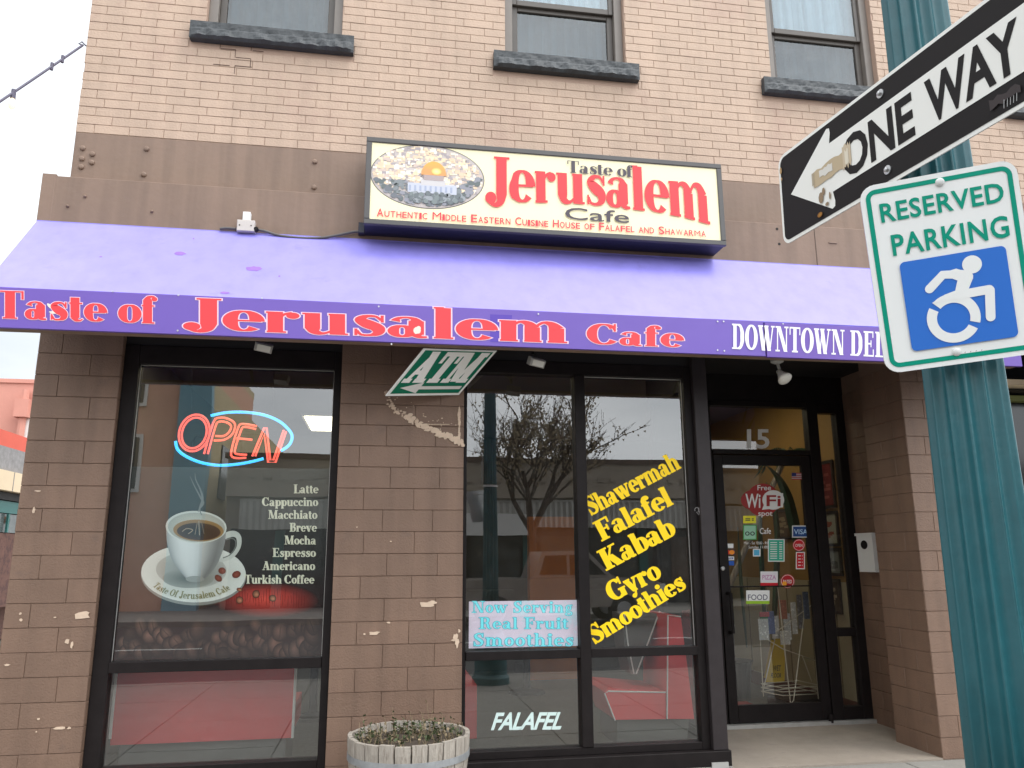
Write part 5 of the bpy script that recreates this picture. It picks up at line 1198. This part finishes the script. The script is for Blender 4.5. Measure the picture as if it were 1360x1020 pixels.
# symbol of access: leaning figure in a wheelchair
s_=sw/2.45
def S(x,y): return (sx+x*s_,sy+y*s_)
def wring(cx,cy,r,w,a0,a1):
    n=22; A=[];B=[]
    for i in range(n+1): q=R(a0+(a1-a0)*i/n); A.append(S(cx+(r+w/2)*math.cos(q),cy+(r+w/2)*math.sin(q))); B.append(S(cx+(r-w/2)*math.cos(q),cy+(r-w/2)*math.sin(q)))
    rd.strip(A,B,WR)
rd.ell(*S(.42,.80),.225*s_,.225*s_,WR,n=24)
wring(-.17,-.45,.50,.235,-20,134); wring(-.17,-.45,.50,.235,147,326)
def cap(pts,w):
    rd.line([S(x,y) for x,y in pts],w*s_,WR)
    for p in(pts[0],pts[-1]): rd.ell(*S(*p),w*s_/2,w*s_/2,WR,n=14)
cap([(-.62,.36),(-.27,.66),(.16,.60)],.215); rd.layer(.2)
rd.poly([S(-.34,.70),S(.05,.76),S(.36,.60),S(.40,.46),S(.20,.14),S(-.10,.06),S(.04,.46)],WR); cap([(.28,.52),(.06,.10)],.26); rd.layer(.2)
rd.poly([S(-.62,.0),S(-.30,.16),S(.12,.26),S(.14,.02),S(-.30,.0)],WR); cap([(.0,.10),(.72,.12)],.22); rd.layer(.2)
cap([(.73,.10),(.66,-.56)],.22)
rd.layer()
for k in range(6): rd.line([(-.02+k*.012,-.2035),(-.018+k*.012,-.2005)],.0015,(.5,.42,.42))
rd.build('print',printmat('parking_sheeting',.35),rs)
for x_,v in((.006,.205),(-.012,-.198)):
    P=rm(x_,v,.001); V=[];F=[];n=14
    for r_,h_ in((.010,0),(.010,.003),(.006,.006),(.002,.007)):
        for i in range(n): q=2*PI*i/n; V.append(P+Ru*r_*math.cos(q)+Rv*r_*math.sin(q)+Rn*h_)
    for j in range(3):
        for i in range(n): F.append((j*n+i,j*n+(i+1)%n,(j+1)*n+(i+1)%n,(j+1)*n+i))
    F.append(tuple(3*n+i for i in range(n))); MB().add(V,F).build('bolt',WHITEP,rs)
bk_=MB()
for v in(.17,-.17):
    A=rm(0,v,-.003); bk_.tube([A,Vector((PX,PY,A.z))],.008,6)
bk_.build('mounting_bracket',STEEL,rs); adopt(rs)
strap(2.505,WHITEP,'white band wrapped round the teal post above the parking sign',.014,.0965)

# =================================================================== STRING LIGHTS
sg=empty('string_lights','string of clear bulbs running off the brick corner to the left','string lights',None,(-2.1,0,5.6))
CBL=mat('grey_cable',(.10,.09,.13),.6)
A=onY(110,60,0.03); B=onY(0,121,-.6); D=B+(B-A)*2.2+Vector((0,0,-.15))
pts=[]
for i in range(25):
    s_=i/24; p=A.lerp(D,s_); p.z-=.05*math.sin(PI*s_); pts.append(p)
MB().tube(pts,.009,6).build('cable',CBL,sg,smooth=True)
MB().tube([A+Vector((.06,.0,-.02)),A+Vector((.02,0,0)),A+Vector((-.01,0,.03)),A+Vector((-.03,0,.01)),A],.006,6).build('hook',CBL,sg)
BUL=mat('warm_bulb_glass',(.8,.65,.4),.2,emit=(1,.8,.5),es=1.1)
for s_ in (.262,.60,.92):
    p=A.lerp(D,s_); p.z-=.05*math.sin(PI*s_); MB().tube([p+Vector((0,0,.02)),p+Vector((0,0,-.05))],[.016,.018],8).build('socket',CBL,sg); o=MB().lathe([(.012,-.05),(.024,-.075),(.027,-.10),(.018,-.125),(.004,-.135)],tuple(p),12).build('bulb',BUL,sg,smooth=True)
for i in(2,3): MB().tube([pts[i]+Vector((0,0,.03)),pts[i]+Vector((0,0,-.03))],.012,6).build('clip',CBL,sg)
adopt(sg)

# =================================================================== LEFT NEIGHBOURS (seen past the corner, down the side street)
nb=empty('corner_shop_building','low shop across the alley with red parapet, grey shingle awning and teal window frames','building',None,(-9,8,0))
SAL=mat('salmon_stucco',(.60,.28,.22),.8,.08,1.5,.2,20); REDP=mat('red_parapet',(.62,.10,.06),.7,.06,2); SHG=mat('grey_shingle',(.26,.25,.25),.85,.25,10,.4,30); CRM=mat('cream_fascia',(.70,.56,.38),.6,.05,2)
BRK=mat('dark_red_brick',(.13,.06,.045),.8,.25,6,.3,30,col2=(.08,.035,.03),c2s=9,c2t=.5); TLF=mat('teal_frame',(.03,.15,.14),.5)
X_=-7.0
def zX(px,py): return onX(px,py,X_)
def strip_at(ya,yb,name,m,t=.3,out=0.):
    # horizontal band on the side-street face X=-7: heights taken where it meets the photo's left edge
    za=zX(2,ya).z; zb=zX(2,yb).z; MB().box(X_-t,-1.,min(za,zb),X_+out,14,max(za,zb)).build(name,m,nb)
ztop=zX(2,570).z
MB().box(-13,-1,-.02,X_-.3,14,ztop).build('wall',BRK,nb)
strip_at(570,594,'parapet',REDP); strip_at(595,626,'shingle_awning',SHG,out=.18); strip_at(627,653,'fascia',CRM,out=.24); strip_at(654,664,'soffit',HEADER,out=.1); strip_at(665,681,'transom_frame',TLF,out=.05)
strip_at(682,707,'window_band',mat('shop_glass_dark',(.10,.12,.12),.15,.3,6),out=.02); strip_at(708,806,'brick_base',BRK,out=.04)
P=zX(18,692); MB().lathe([(.07,0),(.09,.08),(.05,.14)],(X_+.2,P.y,P.z-.05),14).build('orange_lamp',mat('orange_lamp_shade',(.7,.20,.02),.4),nb)
for k in range(14): MB().box(X_+.241,-.9+k*1.05,zX(2,653).z,X_+.246,-.88+k*1.05,zX(2,627).z).build('fascia_joint',SHG,nb)
for k in range(20): MB().box(X_+.05,-.9+k*.7,zX(2,707).z,X_+.09,-.84+k*.7,zX(2,682).z).build('window_mullion',TLF,nb)
adopt(nb)
nb2=empty('salmon_building','two storey salmon building with downpipe behind the low corner shop','building',None,(-16,16,0))
P=onY(30,509,15.); z2=P.z
MB().box(-24,15,0,onY(42,520,15).x+1.4,24,z2).build('wall',SAL,nb2); MB().box(-24,14.96,z2,onY(42,520,15).x+1.4,24.1,z2+.10).build('parapet_cap',SAL,nb2)
P=onY(33,540,14.9); MB().tube([(P.x,14.85,z2-.2),(P.x,14.85,1)],.09,8).box(P.x-.16,14.7,z2-.9,P.x+.16,14.95,z2-.45).build('downpipe',SAL,nb2); P=onY(32,565,14.9); MB().box(P.x,14.9,P.z-.35,P.x+.5,14.97,P.z+.35).build('window',WHITEP,nb2)
MB().tube([(-24,14.8,z2+.35),(-15.5,14.8,z2+.22),(-12,14.8,z2+.05)],.03,5).build('roof_wire',BLACKM,nb2)
adopt(nb2)

# =================================================================== RIGHT NEIGHBOUR SHOP
nr=empty('next_shop_front','dark shop front with black awning beyond the right pier','building',None,(7.5,0,0))
MB().box(5.64,.1,0,9,.2,3.86).build('dark_glazing',mat('dark_shop_glass',(.012,.012,.014),.1,.2,3),nr)
MB().add([(5.5,-.1,3.75),(9,-.1,3.75),(9,-.62,3.25),(5.5,-.62,3.25),(5.5,-.12,3.70),(9,-.12,3.70),(9,-.60,3.2),(5.5,-.60,3.2)],[(0,3,2,1),(4,5,6,7),(3,7,6,2),(0,4,7,3),(1,2,6,5),(0,1,5,4)]).box(5.5,-.63,3.02,9,-.60,3.25).build('black_awning',HEADER,nr)
MB().box(5.63,-.05,3.03,9,.09,3.08).build('beige_rail',CRM,nr); MB().box(5.63,.02,2.90,9,.09,2.95).build('green_rail',mat('olive_paint',(.12,.13,.03),.6),nr)
MB().box(5.64,.0,0,9,.09,.5).build('stall_riser',BRK,nr)
adopt(nr)

# =================================================================== ACROSS THE STREET (seen reflected in the glass)
op=empty('metal_canopy_building','one storey stucco building with corrugated metal canopy across the street','building',None,(4,-21,0))
STU=mat('beige_stucco',(.34,.29,.235),.85,.12,1.2,.3,20); MET=mat('corrugated_metal',(.42,.41,.38),.45,.12,3,metal=.3)
MB().box(-4.6,-30,0,26,-20.3,4.7).box(-4.6,-20.3,3.5,26,-20.0,4.7).build('wall',STU,op); MB().box(-4.7,-20.4,4.7,26.1,-19.94,4.86).build('parapet_cap',mat('brown_coping',(.12,.08,.06),.7),op)
m=MB(); V=[];F=[]; n=300
for i in range(n+1):
    x=-4+29*i/n; y=-19.2+(.05 if i%2 else 0); V+=[(x,y,2.45),(x,y-.05,3.3)]
for i in range(n): F.append((2*i,2*i+1,2*i+3,2*i+2))
m.add(V,F).build('corrugated_canopy',MET,op); MB().box(-4,-20.3,3.3,25,-19.2,3.36).build('canopy_roof',MET,op)
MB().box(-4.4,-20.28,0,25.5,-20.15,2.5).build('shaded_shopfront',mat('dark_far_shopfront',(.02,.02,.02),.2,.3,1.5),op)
for k in range(12): MB().box(-3.6+k*2.3,-20.145,.4,-2.0+k*2.3,-20.13,2.2).build('shop_pane',mat('far_pane_%d'%k,random.choice([(.05,.06,.06),(.12,.10,.07),(.03,.03,.035),(.09,.05,.03)]),.15,.3,2,col2=(.16,.14,.11),c2s=3,c2t=.58),op)
for k in range(60): MB().box(-4.4+k*.5,-19.99,4.05,-4.2+k*.5,-19.93,4.2).build('dentil',STU,op)
for k in range(7): MB().box(-3+k*4,-20.14,0,-2.7+k*4,-20.0,2.45).build('post',TLF,op)
MB().box(1.6,-19.15,2.2,5.2,-19.1,2.9).build('wall_sign',WHITEP,op); adopt(op)
SAL2=mat('faded_salmon_stucco',(.72,.42,.30),.85,.1,1.5)
oc=empty('tall_corner_building','three storey salmon and tan building with teal pilaster across the street','building',None,(-9,-24,0))
TAN=mat('tan_stucco',(.60,.50,.30),.8,.1,1)
MB().box(-15,-34,0,-6.2,-20,9.4).build('wall',SAL2,oc); MB().box(-6.2,-20.3,0,-5.2,-19.9,9.8).build('pilaster',mat('teal_pilaster',(.22,.42,.50),.6),oc); MB().box(-6.19,-40,0,-5.3,-20.31,7.4).build('tan_side',TAN,oc)
for k in range(3):
    for j in range(2): f=MB().box(-13.2+k*2.5,-19.98,3.6+j*2.7,-12.2+k*2.5,-19.9,5.4+j*2.7).build('window',WHITEP,oc); MB().box(-13.1+k*2.5,-19.9,3.7+j*2.7,-12.3+k*2.5,-19.88,5.3+j*2.7).build('window_pane',bpy.data.materials['dark_far_shopfront'],f)
for k in range(6): MB().box(-5.3,-38+k*2.9,3.6,-5.25,-36.8+k*2.9,5.4).build('window',bpy.data.materials['dark_far_shopfront'],oc)
MB().box(-15.1,-34.1,9.4,-6.2,-19.8,9.7).build('cornice',TAN,oc); adopt(oc)
# street tree (bare)
tr=empty('bare_tree','bare winter street tree across the road with a few brown leaves','tree',None,(4.6,-16.4,0))
BARK=mat('tree_bark',(.075,.052,.040),.9,.3,12,.6,40); random.seed(77)
tk=MB(); cw_=MB(); lf=MB()
def branch(p,d,l,r,depth):
    n=4; pts=[p]; rs_=[r]
    for i in range(n):
        d=(d+Vector((random.uniform(-.16,.16),random.uniform(-.16,.16),random.uniform(-.05,.12)))).normalized(); p=p+d*l/n; pts.append(p); rs_.append(r*(1-.42*(i+1)/n))
    (tk if depth<2 else cw_).tube(pts,rs_,7 if depth<2 else 3,caps=False)
    if depth>=5: return
    k=3 if depth<4 else 3
    for j in range(k+(1 if depth in(1,2) else 0)):
        s_=pts[random.randint(2,4)] if depth else pts[-1]
        ax=Vector((random.uniform(-1,1),random.uniform(-1,1),random.uniform(-.1,.6))).normalized()
        branch(s_,(d*.75+ax*.72).normalized(),l*random.uniform(.58,.78),r*.55,depth+1)
    if depth>=3:
        for j in range(7):
            c_=random.choice(pts)+Vector((random.uniform(-.14,.14),random.uniform(-.14,.14),random.uniform(-.1,.1))); lf.add([c_,c_+Vector((.075,0,.02)),c_+Vector((.04,.04,-.065))],[(0,1,2)])
base=Vector((4.6,-16.4,0)); tk.tube([base,base+Vector((.03,0,1.2)),base+Vector((0,0,2.3))],[.17,.13,.115],9)
for a_ in(-.6,.35,1.7,3.4,4.6): branch(base+Vector((0,0,2.2)),Vector((math.cos(a_)*.55,math.sin(a_)*.55,1)).normalized(),2.1,.085,1)
tk.build('trunk',BARK,tr); cw_.build('crown',BARK,tr); tag(lf.build('dry_leaves',DRY,tr),kind='stuff'); adopt(tr)
# parked pickup across the street
pk=empty('parked_pickup','dull pale pickup truck parked across the street','pickup truck',None,(4.6,-14.3,-.13))
PB=mat('pickup_paint',(.30,.26,.23),.3,.1,2,coat=.6); TY=mat('tyre_rubber',(.02,.02,.02),.8); x0=2.2
side_=[(0,.45),(0,1.05),(.1,1.12),(1.75,1.12),(1.8,1.15),(2.1,1.80),(3.35,1.82),(3.95,1.22),(4.9,1.12),(5.2,1.0),(5.25,.45)]
def pv(u,v,t): return (x0+u,-15.2+t,v-.1)
MB().prism([(0,.42),(0,1.08),(1.8,1.12),(3.95,1.16),(4.95,1.08),(5.22,.98),(5.25,.42)],pv,1.85).build('body',PB,pk)
MB().prism([(1.85,1.13),(2.1,1.78),(3.3,1.80),(3.9,1.17)],lambda u,v,t:(x0+u,-15.1+t,v-.1),1.65).build('cab',PB,pk)
MB().prism([(2.02,1.22),(2.18,1.68),(2.75,1.70),(2.75,1.22)],lambda u,v,t:(x0+u,-13.449+t,v-.1),.012).prism([(2.83,1.22),(2.83,1.70),(3.24,1.71),(3.72,1.22)],lambda u,v,t:(x0+u,-13.449+t,v-.1),.012).build('side_window',bpy.data.materials['dark_far_shopfront'],pk)
for u in(.95,4.15):
    for y in(-15.15,-13.55):
        w=MB().lathe([(.36,0),(.36,.22)],(x0+u,y,.25),24,axis='y').build('wheel',TY,pk); MB().lathe([(.2,.222),(.19,.235)],(x0+u,y,.25),16,axis='y').build('rim',STEEL,w)
MB().box(x0-.06,-15.1,.4,x0,-13.45,.55).box(x0+5.25,-15.1,.35,x0+5.33,-13.45,.5).build('bumper',STEEL,pk); MB().box(x0-.01,-13.6,.75,x0+.02,-13.36,1.0).build('tail_light',RED,pk); MB().box(x0+5.1,-13.6,.7,x0+5.26,-13.34,.88).build('headlight',WHITEP,pk)
adopt(pk)
